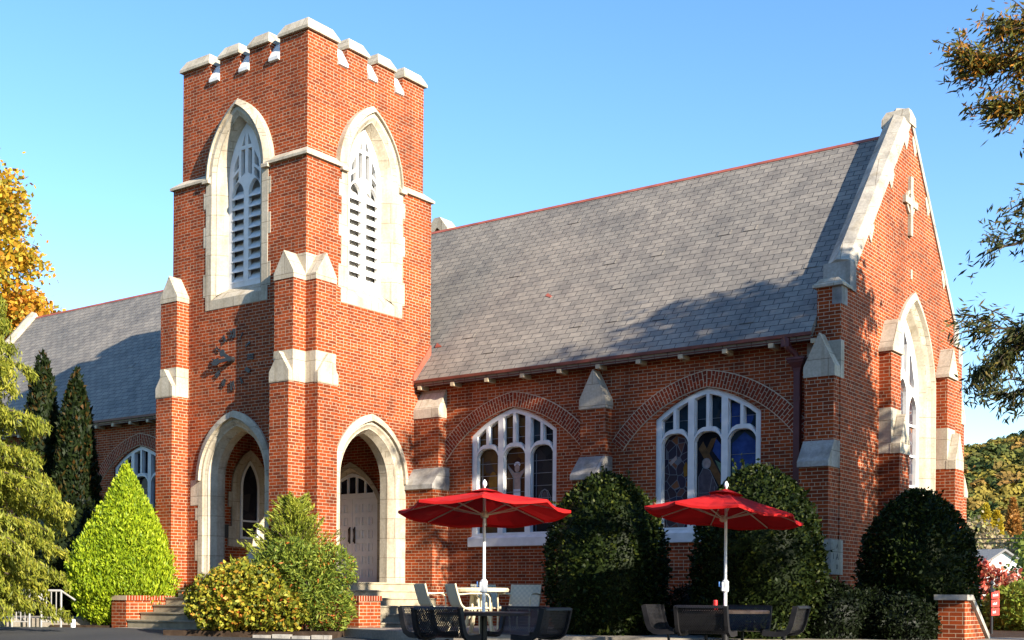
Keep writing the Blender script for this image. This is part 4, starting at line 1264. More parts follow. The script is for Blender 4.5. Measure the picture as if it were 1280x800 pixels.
# corner buttress on the far side (seen as steps in the outline)
m_ = MB(); m_.box(9.57, 10.13, NY1, NY1 + 0.27, 3.2, 4.77); m_.box(9.57, 10.13, NY1, NY1 + 0.5, -0.3, 3.2)
b_ = m_.build('buttress', 'brick', P_)
m_ = MB(); m_.prism([(9.55, y, z) for y, z in ((NY1, 4.77), (NY1 + 0.29, 4.77), (NY1 + 0.29, 4.95), (NY1, 5.45))], (0.6, 0, 0)); m_.build('capstone', 'limestone', b_)
m_ = MB(); m_.prism([(9.55, y, z) for y, z in ((NY1 + .26, 3.1), (NY1 + 0.54, 3.1), (NY1 + 0.54, 3.22), (NY1 + .26, 3.6))], (0.6, 0, 0)); m_.build('set_off_stone', 'limestone', b_)
# date stone low at the corner
m_ = MB(); m_.box(9.60, 10.20, 3.05, 3.62, 1.15, 1.78); dstone = m_.build('date_stone', 'limestone', P_)
def text_part(body, size, name, mat, parent, loc, rot, ext=0.003, origin=None):
    cu = bpy.data.curves.new(name, 'FONT'); cu.body = body; cu.size = size; cu.extrude = ext; cu.align_x = 'CENTER'
    tmp = bpy.data.objects.new(name, cu); COL.objects.link(tmp)
    dg = bpy.context.evaluated_depsgraph_get()
    me = bpy.data.meshes.new_from_object(tmp.evaluated_get(dg))
    bpy.data.objects.remove(tmp)
    M = Matrix.Translation(Vector(loc) - (root_origin(parent) if parent else Vector((0, 0, 0)))) @ rot
    me.transform(M)
    me.materials.clear(); me.materials.append(MATS[mat])
    o = bpy.data.objects.new(name, me); COL.objects.link(o)
    if parent: o.parent = parent
    return o
ROT_E = Matrix(((0, 0, 1, 0), (1, 0, 0, 0), (0, 1, 0, 0), (0, 0, 0, 1)))
for tx, y_, z_, s_ in (('A', 3.345, 1.62, 0.13), ('1', 3.17, 1.43, 0.15), ('A', 3.35, 1.42, 0.17), ('D', 3.345, 1.25, 0.12)):
    text_part(tx, s_, 'engraved_letter', 'engraved', dstone, (10.2015, y_, z_), ROT_E)
# left gable coping and end wall
m_ = MB(); m_.panel(lambda u, d, z: (NX0 + d, u, z), [(NY0, -0.3), (NY1, -0.3), (NY1, 5.9), (GYC, 10.55), (NY0, 5.9)], [], 0, -0.4); m_.build('end_wall', 'brick', P_)
for sgn in (1, -1):
    Yt = (lambda y: y) if sgn > 0 else (lambda y: 2 * GYC - y)
    m_ = MB(); a = (3.3, 5.50); b = (GYC, 10.30)
    m_.loft([[(NX0 - 0.45, Yt(a[0]), a[1]), (NX0 + 0.06, Yt(a[0]), a[1]), (NX0 + 0.06, Yt(a[0]), a[1] + 0.26), (NX0 - 0.2, Yt(a[0]), a[1] + 0.34), (NX0 - 0.45, Yt(a[0]), a[1] + 0.26)],
             [(NX0 - 0.45, Yt(b[0]), b[1]), (NX0 + 0.06, Yt(b[0]), b[1]), (NX0 + 0.06, Yt(b[0]), b[1] + 0.26), (NX0 - 0.2, Yt(b[0]), b[1] + 0.34), (NX0 - 0.45, Yt(b[0]), b[1] + 0.26)]], True, True)
    m_.build('coping', 'limestone', P_)
# far transept gable peeping over the ridge
m_ = MB(); m_.prism([(-5.4, 8.4, 6.0), (-1.4, 8.4, 6.0), (-1.4, 8.4, 8.6), (-3.4, 8.4, 10.95), (-5.4, 8.4, 8.6)], (0, 0.4, 0)); m_.build('far_gable', 'brick', P_)
m_ = MB()
ap = [(-3.75, 10.62), (-3.4, 10.93), (-3.05, 10.62), (-3.02, 10.86), (-3.3, 11.2), (-3.5, 11.2), (-3.78, 10.86)]
m_.prism([(x, 8.33, z) for x, z in ap], (0, 0.54, 0)); m_.build('coping', 'limestone', P_)

# ================================================================== steps
def steps_left():
    t_ = wthing('stone_steps', 'pale stone steps climbing to the left porch arch beside a brick planter wall', 'steps', (-2.05, -1.9, 0))
    x0, x1 = -3.33, -0.82
    for k in range(5):
        y0 = -1.86 + k * 0.33
        m_ = MB(); m_.box(x0, x1, y0, -0.19, -0.2 if k == 0 else 0.16 * k + 0.001, 0.16 * (k + 1) - 0.028 if True else 0)
        m_.box(x0 - 0.0, x1, y0 - 0.025, -0.19, 0.16 * (k + 1) - 0.027, 0.16 * (k + 1))
        m_.build('step', 'concrete_step', t_)
steps_left()
def steps_right():
    t_ = wthing('stone_steps', 'pale stone steps climbing to the white double doors', 'steps', (1.2, 1.6, 0))
    for k in range(6):
        x1 = 2.02 - k * 0.31
        m_ = MB(); y1 = 2.99
        m_.box(0.16, x1, 0.13, y1, -0.2 if k == 0 else 0.165 * k + 0.001, 0.165 * (k + 1) - 0.03)
        m_.box(0.16, x1 + 0.025, 0.13, y1, 0.165 * (k + 1) - 0.029, 0.165 * (k + 1)); m_.build('step', 'concrete_step', t_)
steps_right()
m_ = MB(); m_.box(-3.86, -3.36, -1.88, -0.62, -0.2, 0.57)
o = solo(m_, 'planter_wall', 'brick', 'low red brick planter wall beside the left steps below the lime conifer', 'wall', (-3.6, -1.3, -0.2))
m_ = MB(); m_.box(-3.885, -3.335, -1.90, -0.62, 0.571, 0.67); m_.v = m_.v
m_.uvfun = lambda co: (0.213 * 90 + 0.006 + (co.z - 0.571) * 0.9, co.y + 20)
c_ = m_.build('brick_coping', 'arch_brick', None, origin=(-3.6, -1.3, -0.2)); c_.parent = o
m_ = MB(); m_.box(0.4, 2.05, -0.52, 0.10, -0.2, 0.60)
o = solo(m_, 'step_wall', 'brick', 'low shaded red brick wall ending in a pier left of the door steps', 'wall', (1.2, -0.2, -0.2))
m_ = MB(); m_.box(0.38, 2.075, -0.545, 0.118, 0.601, 0.70); m_.uvfun = lambda co: (0.213 * 90 + 0.006 + (co.z - 0.601) * 0.9, co.x + co.y + 20)
c_ = m_.build('brick_coping', 'arch_brick', None, origin=(1.2, -0.2, -0.2)); c_.parent = o
m_ = MB(); m_.prism([(-0.78, y, z) for y, z in ((-1.9, -0.2), (-1.9, 0.2), (-1.15, 1.08), (-0.85, 1.38), (-0.64, 1.50), (-0.64, -0.2))], (0.30, 0, 0))
o = solo(m_, 'cheek_wall', 'brick', 'sloping brick cheek wall with pale stone tip rising behind the mixed shrubs', 'wall', (-0.6, -1.2, -0.2))
m_ = MB(); m_.prism([(-0.81, y, z) for y, z in ((-0.99, 1.26), (-0.86, 1.48), (-0.70, 1.68), (-0.645, 1.71), (-0.645, 1.502), (-0.85, 1.382))], (0.34, 0, 0))
c_ = m_.build('coping_stone', 'limestone', None, origin=(-0.6, -1.2, -0.2)); c_.parent = o
# stair cheek at the far right
m_ = MB(); m_.prism([(12.52, y, z) for y, z in ((1.75, -0.2), (1.75, 0.70), (2.0, 0.70), (3.15, -0.1), (3.15, -0.2))], (0.42, 0, 0))
o = solo(m_, 'stair_wall', 'brick', 'short brick stair wall with sloping grey stone coping by the red signpost', 'wall', (12.67, 2.2, -0.2))
m_ = MB(); m_.prism([(12.47, y, z) for y, z in ((1.70, 0.701), (1.70, 0.79), (2.03, 0.79), (3.25, -0.05), (3.25, -0.14), (2.0, 0.701))], (0.52, 0, 0))
c_ = m_.build('coping_stone', 'weathered_stone', None, origin=(12.67, 2.2, -0.2)); c_.parent = o

# ================================================================== clipped shrubs and hedges
def shrub_base(x, y): return (x, y, 0.03 if depth(x, y) > 19 else gz(x, y))
EGG = [(0.0, 0.74), (0.35, 0.94), (0.9, 1.02), (1.5, 1.0), (2.0, 0.88), (2.35, 0.68), (2.6, 0.42), (2.74, 0.18), (2.78, 0.0)]
def scaled(p, sr, sz): return [(z * sz, r * sr) for z, r in p]
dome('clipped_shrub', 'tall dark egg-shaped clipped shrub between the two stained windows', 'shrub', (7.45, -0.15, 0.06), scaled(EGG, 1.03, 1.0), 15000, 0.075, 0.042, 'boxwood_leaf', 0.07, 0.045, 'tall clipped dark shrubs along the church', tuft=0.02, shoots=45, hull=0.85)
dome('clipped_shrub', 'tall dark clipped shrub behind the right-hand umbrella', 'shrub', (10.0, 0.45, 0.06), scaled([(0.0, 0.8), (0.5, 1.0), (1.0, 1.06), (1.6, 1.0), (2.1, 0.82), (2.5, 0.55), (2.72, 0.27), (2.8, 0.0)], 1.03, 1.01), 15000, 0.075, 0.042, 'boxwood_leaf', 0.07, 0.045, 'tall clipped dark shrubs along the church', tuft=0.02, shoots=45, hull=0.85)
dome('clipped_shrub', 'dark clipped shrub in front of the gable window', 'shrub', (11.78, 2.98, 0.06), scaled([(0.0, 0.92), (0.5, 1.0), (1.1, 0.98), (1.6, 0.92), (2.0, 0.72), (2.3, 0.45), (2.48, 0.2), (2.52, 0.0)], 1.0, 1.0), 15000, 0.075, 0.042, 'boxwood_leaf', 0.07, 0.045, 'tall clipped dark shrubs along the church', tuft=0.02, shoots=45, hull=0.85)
LOW = [(0.0, 0.85), (0.3, 1.0), (0.6, 0.92), (0.85, 0.6), (0.98, 0.25), (1.0, 0.0)]
lows = [((8.65, 1.5), 0.95, 0.85, 'low dark shrub between the two tall clipped shrubs'),
        ((10.95, 1.15), 0.62, 0.82, 'low dark shrub below the date stone'),
        ((11.35, 1.75), 0.62, 0.72, 'low dark shrub left of the dark gable shrub'),
        ((12.0, 1.55), 0.55, 0.62, 'low dark shrub beside the brick stair wall'),
        ((6.35, 1.9), 0.7, 0.6, 'low dark shrub behind the white cafe table')]
for (p, r, h, lb) in lows:
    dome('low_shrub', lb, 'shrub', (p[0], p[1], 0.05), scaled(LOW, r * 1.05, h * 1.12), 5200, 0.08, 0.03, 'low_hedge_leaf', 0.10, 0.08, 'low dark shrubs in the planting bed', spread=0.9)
CONE = [(0.0, 0.72), (0.26, 0.97), (0.75, 1.18), (1.25, 1.12), (1.65, 0.97), (2.05, 0.78), (2.5, 0.54), (2.95, 0.30), (3.3, 0.13), (3.52, 0.0)]
dome('lime_conifer_bush', 'bright lime green cone-shaped conifer left of the tower', 'conifer', (-4.50, -1.05, 0.08), scaled(CONE, 1.03, 1.0), 50000, 0.095, 0.032, 'lime_conifer', 0.10, 0.07, axis='up', spread=0.45, hull=0.80, tuft=0.055)
dome('sunny_hedge', 'bright green sunlit hedge behind the red signpost', 'hedge', (12.35, 11.6, -0.1), [(0.0, 1.8), (0.5, 1.9), (0.95, 1.6), (1.2, 1.0), (1.3, 0.0)], 11000, 0.12, 0.06, 'sunny_hedge_leaf', 0.09, 0.08)

# mixed shrubs before the tower corner
def loose_shrub(name, label, cat, base, blobs, n, L, W, mat, spread=0.9, up=0.4, group=None):
    """leafy shrub: leaves in overlapping ellipsoidal clumps (x,y,z,rx,ry,rz) plus visible twigs"""
    Cs = []; Ax = []
    tot = sum(b[3] * b[4] * b[5] for b in blobs)
    tw_ = MB()
    for b in blobs:
        k = int(n * b[3] * b[4] * b[5] / tot)
        d = unit(rng.normal(0, 1, (k, 3))); rr = rng.uniform(0.45, 1.0, (k, 1)) ** 0.45
        rr *= 1 + 0.16 * np.sin(7 * d[:, :1] + 3 * d[:, 1:2]) * np.cos(6 * d[:, 2:3] + b[0])
        c = d * rr * np.array(b[3:6]) + np.array(b[:3])
        c = c[c[:, 2] > base[2] + 0.03]; d = d[:len(c)]
        Cs.append(c); Ax.append(unit(c - np.array(b[:3])) + np.array([0, 0, up]))
        for _ in range(3):
            e = Vector(b[:3]) + Vector((random.uniform(-.6, .6) * b[3], random.uniform(-.6, .6) * b[4], random.uniform(0, .7) * b[5]))
            s = Vector((base[0] + random.uniform(-.2, .2), base[1] + random.uniform(-.2, .2), base[2]))
            tw_.tube([s, s.lerp(e, 0.5) + Vector((0, 0, 0.1)), e], [0.02, 0.013, 0.005], 5)
    C = np.vstack(Cs); A_ = np.vstack(Ax)
    A, B = leaf_frames(len(C), A_, spread, L, W)
    t_ = wthing(name, label, cat, base, group)
    leaf_obj('foliage', C, A, B, mat, t_)
    tw_.build('stem', 'bark', t_)
    return t_
loose_shrub('variegated_shrub', 'yellow-green leafy shrub by the left steps, lowest of the mixed shrubs', 'shrub', (0.75, -2.45, 0.02),
            [(0.45, -2.65, 0.55, 0.72, 0.6, 0.60), (0.85, -2.55, 0.62, 0.8, 0.6, 0.66), (1.45, -2.2, 0.45, 0.7, 0.6, 0.5), (0.6, -2.3, 0.88, 0.6, 0.55, 0.48), (1.1, -2.1, 0.85, 0.6, 0.5, 0.5)],
            15000, 0.085, 0.055, 'euonymus_leaf', up=0.1, spread=1.2)
loose_shrub('feathery_shrub', 'feathery green shrub with orange-red tips left of the white doors', 'shrub', (1.75, -1.5, 0.02),
            [(1.75, -1.6, 1.0, 0.6, 0.55, 0.68), (2.08, -1.3, 1.2, 0.46, 0.5, 0.5), (1.4, -1.7, 1.35, 0.55, 0.5, 0.45), (2.0, -1.4, 0.5, 0.62, 0.55, 0.5), (1.0, -1.75, 1.1, 0.55, 0.5, 0.45)],
            15000, 0.10, 0.028, 'nandina_leaf', up=0.3, spread=0.9)
def juniper():
    base = (0.75, -1.05, 0.02)
    t_ = wthing('juniper', 'spiky yellow-green juniper rising in front of the tower corner', 'conifer', base)
    tb = MB(); tb.tube([base, (0.78, -1.05, 1.2), (0.74, -1.02, 2.6)], [0.05, 0.035, 0.01], 6)
    Cs, As = [], []
    for k in range(240):
        z0 = random.uniform(0.5, 2.5); a = random.uniform(0, 6.28); Lb = (3.05 - z0) * random.uniform(0.30, 0.66)
        s = Vector((0.76, -1.04, z0)); d = Vector((math.cos(a), math.sin(a), random.uniform(0.55, 1.2))).normalized()
        e = s + d * Lb
        tb.tube([s, e], [0.012, 0.003], 4, False)
        m_ = 60
        f = rng.uniform(0.15, 1.05, (m_, 1))
        c = np.array(s) + np.array(d) * Lb * f + rng.normal(0, 0.045, (m_, 3)) * (1.3 - f)
        Cs.append(c); As.append(np.tile(np.array(d), (m_, 1)))
    C = np.vstack(Cs); A, B = leaf_frames(len(C), np.vstack(As), 0.45, 0.11, 0.022)
    leaf_obj('foliage', C, A, B, 'juniper_leaf', t_)
    tb.build('trunk', 'bark', t_)
juniper()

# ================================================================== trees
def columnar(name, label, base, h, r, group):
    prof = [(0.0, r * 0.8), (h * 0.15, r), (h * 0.45, r * 0.95), (h * 0.7, r * 0.72), (h * 0.87, r * 0.45), (h * 0.96, r * 0.2), (h, 0)]
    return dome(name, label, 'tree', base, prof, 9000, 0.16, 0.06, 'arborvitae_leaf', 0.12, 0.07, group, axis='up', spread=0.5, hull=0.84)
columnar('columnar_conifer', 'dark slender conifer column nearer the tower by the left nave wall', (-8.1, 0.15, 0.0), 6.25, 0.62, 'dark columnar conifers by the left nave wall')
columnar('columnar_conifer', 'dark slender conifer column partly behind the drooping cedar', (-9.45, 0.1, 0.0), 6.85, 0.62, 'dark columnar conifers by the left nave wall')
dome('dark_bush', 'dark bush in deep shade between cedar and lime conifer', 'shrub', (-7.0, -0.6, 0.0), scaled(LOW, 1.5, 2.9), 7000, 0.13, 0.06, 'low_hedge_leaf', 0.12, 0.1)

def cedar():
    base = (-3.75, -5.22, 0.0)
    t_ = wthing('drooping_cedar', 'yellow-green drooping cedar at the left edge', 'tree', base)
    tb = MB(); bx, by, bz = base; H = 7.0
    tb.tube([(bx, by, -0.1), (bx + 0.05, by, 2.5), (bx, by + 0.05, 5), (bx + 0.03, by, H)], [0.22, 0.17, 0.1, 0.02], 8)
    Cs, As = [], []
    for k in range(104):
        z0 = 0.55 + (H - 0.8) * (k / 104) + random.uniform(-0.1, 0.1)
        Lb = (0.4 + 1.9 * (1 - z0 / H) ** 0.62) * random.uniform(0.45, 1.12)
        a = k * 2.4 + random.uniform(-0.3, 0.3)
        d = Vector((math.cos(a), math.sin(a), 0.16))
        pts = [Vector((bx, by, z0)) + d * Lb * f + Vector((0, 0, -0.36 * Lb * f * f)) for f in (0, 0.35, 0.7, 1.0)]
        tb.tube(pts, [0.03, 0.02, 0.012, 0.005], 5, False)
        nsub = int(12 + Lb * 17)
        for q in range(nsub):       # hanging sprays along the bough
            f = random.uniform(0.25, 1.0); i = min(2, int(f * 3)); p = pts[i].lerp(pts[i + 1], f * 3 - i if i < 2 else (f - 0.667) * 3)
            sd_ = Vector((-d.y, d.x, 0)) * random.uniform(-0.30, 0.30) * (1.25 - 0.8 * f)
            hl = random.uniform(0.10, 0.36)
            m_ = 26
            t = rng.uniform(0, 1, (m_, 1))
            c = np.array(p + sd_ * 1.0) + np.array((0.0, 0.0, -1.0)) * t * hl + rng.normal(0, 0.035, (m_, 3)) + np.array(d) * t * 0.08
            Cs.append(c); As.append(np.tile(np.array((d.x * 0.35, d.y * 0.35, -1.0)), (m_, 1)))
    C = np.vstack(Cs); C = C[C[:, 2] > 0.15]; A_ = np.vstack(As)[:len(C)]
    A, B = leaf_frames(len(C), A_, 0.45, 0.12, 0.026)
    leaf_obj('crown', C, A, B, 'cedar_leaf', t_)
    tb.build('trunk', 'bark', t_)
cedar()

def broadleaf(name, label, base, clumps, n, L, W, mat, trunk_r=0.3, group=None, spread=1.3, clus=None, limb_to=True, top=None, droop=0.0, cat='tree', hollow=0.5):
    """trunk, limbs to every clump, leaves in many small twig clusters inside each clump (x,y,z,r)"""
    t_ = wthing(name, label, cat, base, group)
    tb = MB(); b = Vector(base)
    cc = Vector((sum(c[0] for c in clumps) / len(clumps), sum(c[1] for c in clumps) / len(clumps), sum(c[2] for c in clumps) / len(clumps)))
    fork = top or b.lerp(Vector((b.x, b.y, cc.z)), 0.62)
    fork = Vector(fork)
    tb.tube([b + Vector((0, 0, -0.2)), b.lerp(fork, 0.5) + Vector((random.uniform(-.1, .1), random.uniform(-.1, .1), 0)), fork], [trunk_r * 1.25, trunk_r, trunk_r * 0.75], 10)
    tot = sum(c[3] ** 2 for c in clumps)
    Cs, As = [], []
    for c in clumps:
        e = Vector(c[:3]); mid = fork.lerp(e, 0.5) + Vector((random.uniform(-.3, .3), random.uniform(-.3, .3), 0.12 * (e - fork).length))
        tb.tube([fork, mid, e], [trunk_r * 0.42, trunk_r * 0.24, trunk_r * 0.06], 6, False)
        k = max(20, int(n * c[3] ** 2 / tot)); nc = max(4, int(k / (clus or 28)))
        dd = unit(rng.normal(0, 1, (nc, 3))); cr = c[3] * rng.uniform(hollow, 1.0, (nc, 1)) ** 0.6
        ctr = np.array(c[:3]) + dd * cr * np.array([1, 1, 0.85])
        for q in range(nc):
            if q % 4 == 0: tb.tube([e.lerp(Vector(ctr[q]), 0.05), ctr[q]], [trunk_r * 0.05, trunk_r * 0.015], 4, False)
        m_ = int(k / nc)
        pts = np.repeat(ctr, m_, 0) + rng.normal(0, 0.17 * c[3] + 0.5 * L, (nc * m_, 3)) * np.array([1, 1, 0.75])
        Cs.append(pts); As.append(np.repeat(dd, m_, 0) + np.array([0, 0, -droop]))
    C = np.vstack(Cs); A_ = np.vstack(As)
    ok = C[:, 2] > base[2] + 0.1; C = C[ok]; A_ = A_[ok]
    A, B = leaf_frames(len(C), A_, spread, L, W)
    leaf_obj('crown', C, A, B, mat, t_)
    tb.build('trunk', 'bark', t_)
    return t_
def crown(cx_, cy_, cz_, rx, rz, k, r, seed):
    rr = random.Random(seed); out = []
    for i in range(k):
        a = rr.uniform(0, 6.28); ph = rr.uniform(-0.8, 1.0); f = rr.uniform(0.45, 1.0)
        out.append((cx_ + math.cos(a) * rx * f * math.cos(ph * 1.2), cy_ + math.sin(a) * rx * f * math.cos(ph * 1.2), cz_ + math.sin(ph * 1.3) * rz, r * rr.uniform(0.75, 1.2)))
    return out
# autumn maples behind the left end of the nave
broadleaf('autumn_maple', 'tall yellow autumn maple behind the left end of the roof', (-36.0, 12.5, 0), crown(-36.0, 12.6, 15.3, 4.6, 5.0, 22, 1.6, 3) + [(-33.0, 13.6, 17.8, 1.2), (-32.6, 13.9, 15.9, 0.8)], 34000, 0.25, 0.17, 'maple_leaf', 0.5, 'autumn maples behind the nave', hollow=0.35)
broadleaf('autumn_maple', 'lower orange-gold autumn maple behind the left gable coping', (-34.5, 14.0, 0), crown(-35.2, 14.2, 11.4, 3.6, 3.0, 18, 1.3, 9) + [(-31.6, 14.6, 12.6, 1.1), (-32.0, 14.5, 11.2, 1.1), (-32.6, 14.6, 13.4, 1.0)], 32000, 0.24, 0.17, 'orange_maple_leaf', 0.4, 'autumn maples behind the nave', hollow=0.35)

# the oak beyond the right edge: its crown shades the nave wall and its boughs hang into the frame
def oak():
    base = (19.6, 1.6, -0.1)
    rr = random.Random(21)
    cl = []
    for i in range(58):
        a = rr.uniform(0, 6.28); f = rr.uniform(0.2, 1.0) ** 0.7; z = rr.uniform(4.6, 13.6)
        w = 3.1 * math.sin(math.pi * min(1, max(0.08, (z - 3.2) / 11.0))) ** 0.7
        x, y, r = 19.8 + math.cos(a) * f * w * 1.3, 1.4 + math.sin(a) * f * w * 0.95, rr.uniform(0.6, 1.0)
        if z > 9.2 and rr.random() < 0.45: continue
        if z + r > 13.7 - 1.15 * y or y + r > 4.4: z = 13.7 - 1.15 * y - r - rr.uniform(0, 1.6)
        if y + r > 4.4: y = 4.4 - r
        if y > 1.7 and rr.random() < 0.55: continue
        cl.append((x, y, max(z, 4.0), r))
    return broadleaf('oak_tree', 'big oak with autumn leaves beyond the right edge', base, cl, 17000, 0.20, 0.12, 'oak_leaf_green', 0.32, None, top=(19.6, 1.7, 5.0))
oak()
def bough(label, base, path, sprays, n, mat, L=0.105, W=0.022):
    """a second oak whose long boughs reach into the picture: narrow leaves in hanging sprays"""
oak2 = wthing('oak_tree', 'willow oak whose orange and dark leafy boughs hang into the sky', 'tree', (19.8, -3.0, -0.3))
def oak_boughs():
    tb = MB(); rr = random.Random(4)
    tb.tube([(19.8, -3.0, -0.4), (19.75, -2.95, 3.0), (19.7, -2.9, 6.5), (19.6, -2.9, 9.5)], [0.34, 0.28, 0.2, 0.1], 10)
    Cs, As = {'a': [], 'b': []}, {'a': [], 'b': []}
    def spray(p, d, L_, key, m_=54, sp=0.065):
        t = rng.uniform(0.1, 1.05, (m_, 1))
        c = np.array(p) + np.array(d) * L_ * t + rng.normal(0, sp, (m_, 3)) * (0.5 + 0.8 * t)
        Cs[key].append(c); As[key].append(np.tile(np.array(d) * 0.7 + np.array((0, 0, -0.35)), (m_, 1)))
    def bough_(path, key, dens, rad):
        pts = [Vector(p) for p in path]
        tb.tube(pts, [rad * (1 - 0.85 * i / (len(pts) - 1)) for i in range(len(pts))], 6, False)
        for i in range(len(pts) - 1):
            seg = pts[i + 1] - pts[i]
            if i == 0: continue
            for q in range(int(seg.length * dens)):
                p = pts[i].lerp(pts[i + 1], rr.random())
                d = (seg.normalized() * rr.uniform(0.2, 1.0) + Vector((rr.uniform(-1, 1), rr.uniform(-1, 1), rr.uniform(-0.95, 0.65))) * 0.75).normalized()
                L_ = rr.uniform(0.22, 0.75) * (1.0 if i < len(pts) - 2 else 0.6)
                e = p + d * L_
                tb.tube([p, p.lerp(e, 0.5) + Vector((0, 0, 0.03)), e], [0.012, 0.008, 0.003], 4, False)
                spray(p, d, L_, key)
    B0 = (19.7, -2.9, 5.2)
    # upper bough, orange and lit
    bough_([(19.65, -2.9, 7.5), (16.2, -2.3, 7.4), (15.05, -2.75, 7.15), (14.65, -2.95, 7.1), (14.28, -3.22, 7.25)], 'a', 44, 0.09)
    bough_([(17.0, -2.4, 7.4), (15.6, -2.4, 7.6), (14.95, -2.8, 7.55), (14.75, -2.95, 7.6)], 'a', 40, 0.05)
    bough_([(17.0, -2.4, 7.4), (15.4, -2.5, 6.75), (14.9, -2.85, 6.55), (14.66, -3.0, 6.6)], 'a', 36, 0.05)
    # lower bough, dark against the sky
    bough_([(19.7, -2.9, 4.8), (16.4, -2.3, 4.35), (15.2, -2.65, 3.95), (14.75, -2.95, 3.65), (14.44, -3.15, 3.38)], 'b', 28, 0.08)
    bough_([(17.0, -2.4, 4.4), (15.6, -2.4, 4.1), (14.9, -2.85, 3.95), (14.5, -3.1, 3.95)], 'b', 14, 0.04)
    bough_([(17.0, -2.4, 4.4), (15.6, -2.5, 3.55), (15.0, -2.8, 3.25), (14.72, -2.98, 3.12)], 'b', 16, 0.04)
    bough_([(19.7, -2.9, 5.2), (16.4, -2.4, 5.3), (15.2, -2.7, 5.15), (14.85, -2.9, 4.95), (14.62, -3.05, 4.9)], 'b', 12, 0.05)
    bough_([(16.4, -2.4, 5.3), (15.3, -2.65, 5.55), (14.98, -2.85, 5.45)], 'b', 10, 0.03)
    # inner crown further right, only its shade reaches the picture
    for i in range(16):
        c = Vector((19.6 + rr.uniform(-1.4, 2.4), -2.9 + rr.uniform(-2.0, 2.0), rr.uniform(4.0, 6.2)))
        tb.tube([(19.7, -2.9, c.z - 0.6), c], [0.05, 0.01], 5, False)
        for q in range(16):
            d = Vector((rr.uniform(-1, 1), rr.uniform(-1, 1), rr.uniform(-0.8, 0.6))).normalized()
            spray(c + d * 0.2, d, 0.7, 'b', 16, 0.12)
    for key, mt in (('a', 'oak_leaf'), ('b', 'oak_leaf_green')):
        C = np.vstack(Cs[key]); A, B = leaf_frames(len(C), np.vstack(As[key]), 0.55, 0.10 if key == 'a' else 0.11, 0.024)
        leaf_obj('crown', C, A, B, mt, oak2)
    tb.build('trunk', 'bark', oak2)
oak_boughs()
# low-crowned trees to the right of the lot that shade the tables and the asphalt
broadleaf('lot_tree', 'broad low tree beside the parking lot, out past the right edge', (25.0, -9.4, -0.4), crown(25.0, -9.0, 5.5, 2.6, 1.6, 18, 0.95, 5), 13000, 0.17, 0.10, 'oak_leaf_green', 0.2, 'trees along the lot', top=(25.0, -9.3, 3.6))
broadleaf('lot_tree', 'round low tree beside the parking lot, nearer the camera', (28.0, -14.6, -0.6), crown(28.0, -14.4, 6.4, 2.8, 1.9, 18, 1.0, 6), 13000, 0.17, 0.10, 'oak_leaf_green', 0.2, 'trees along the lot', top=(28.0, -14.6, 4.2))

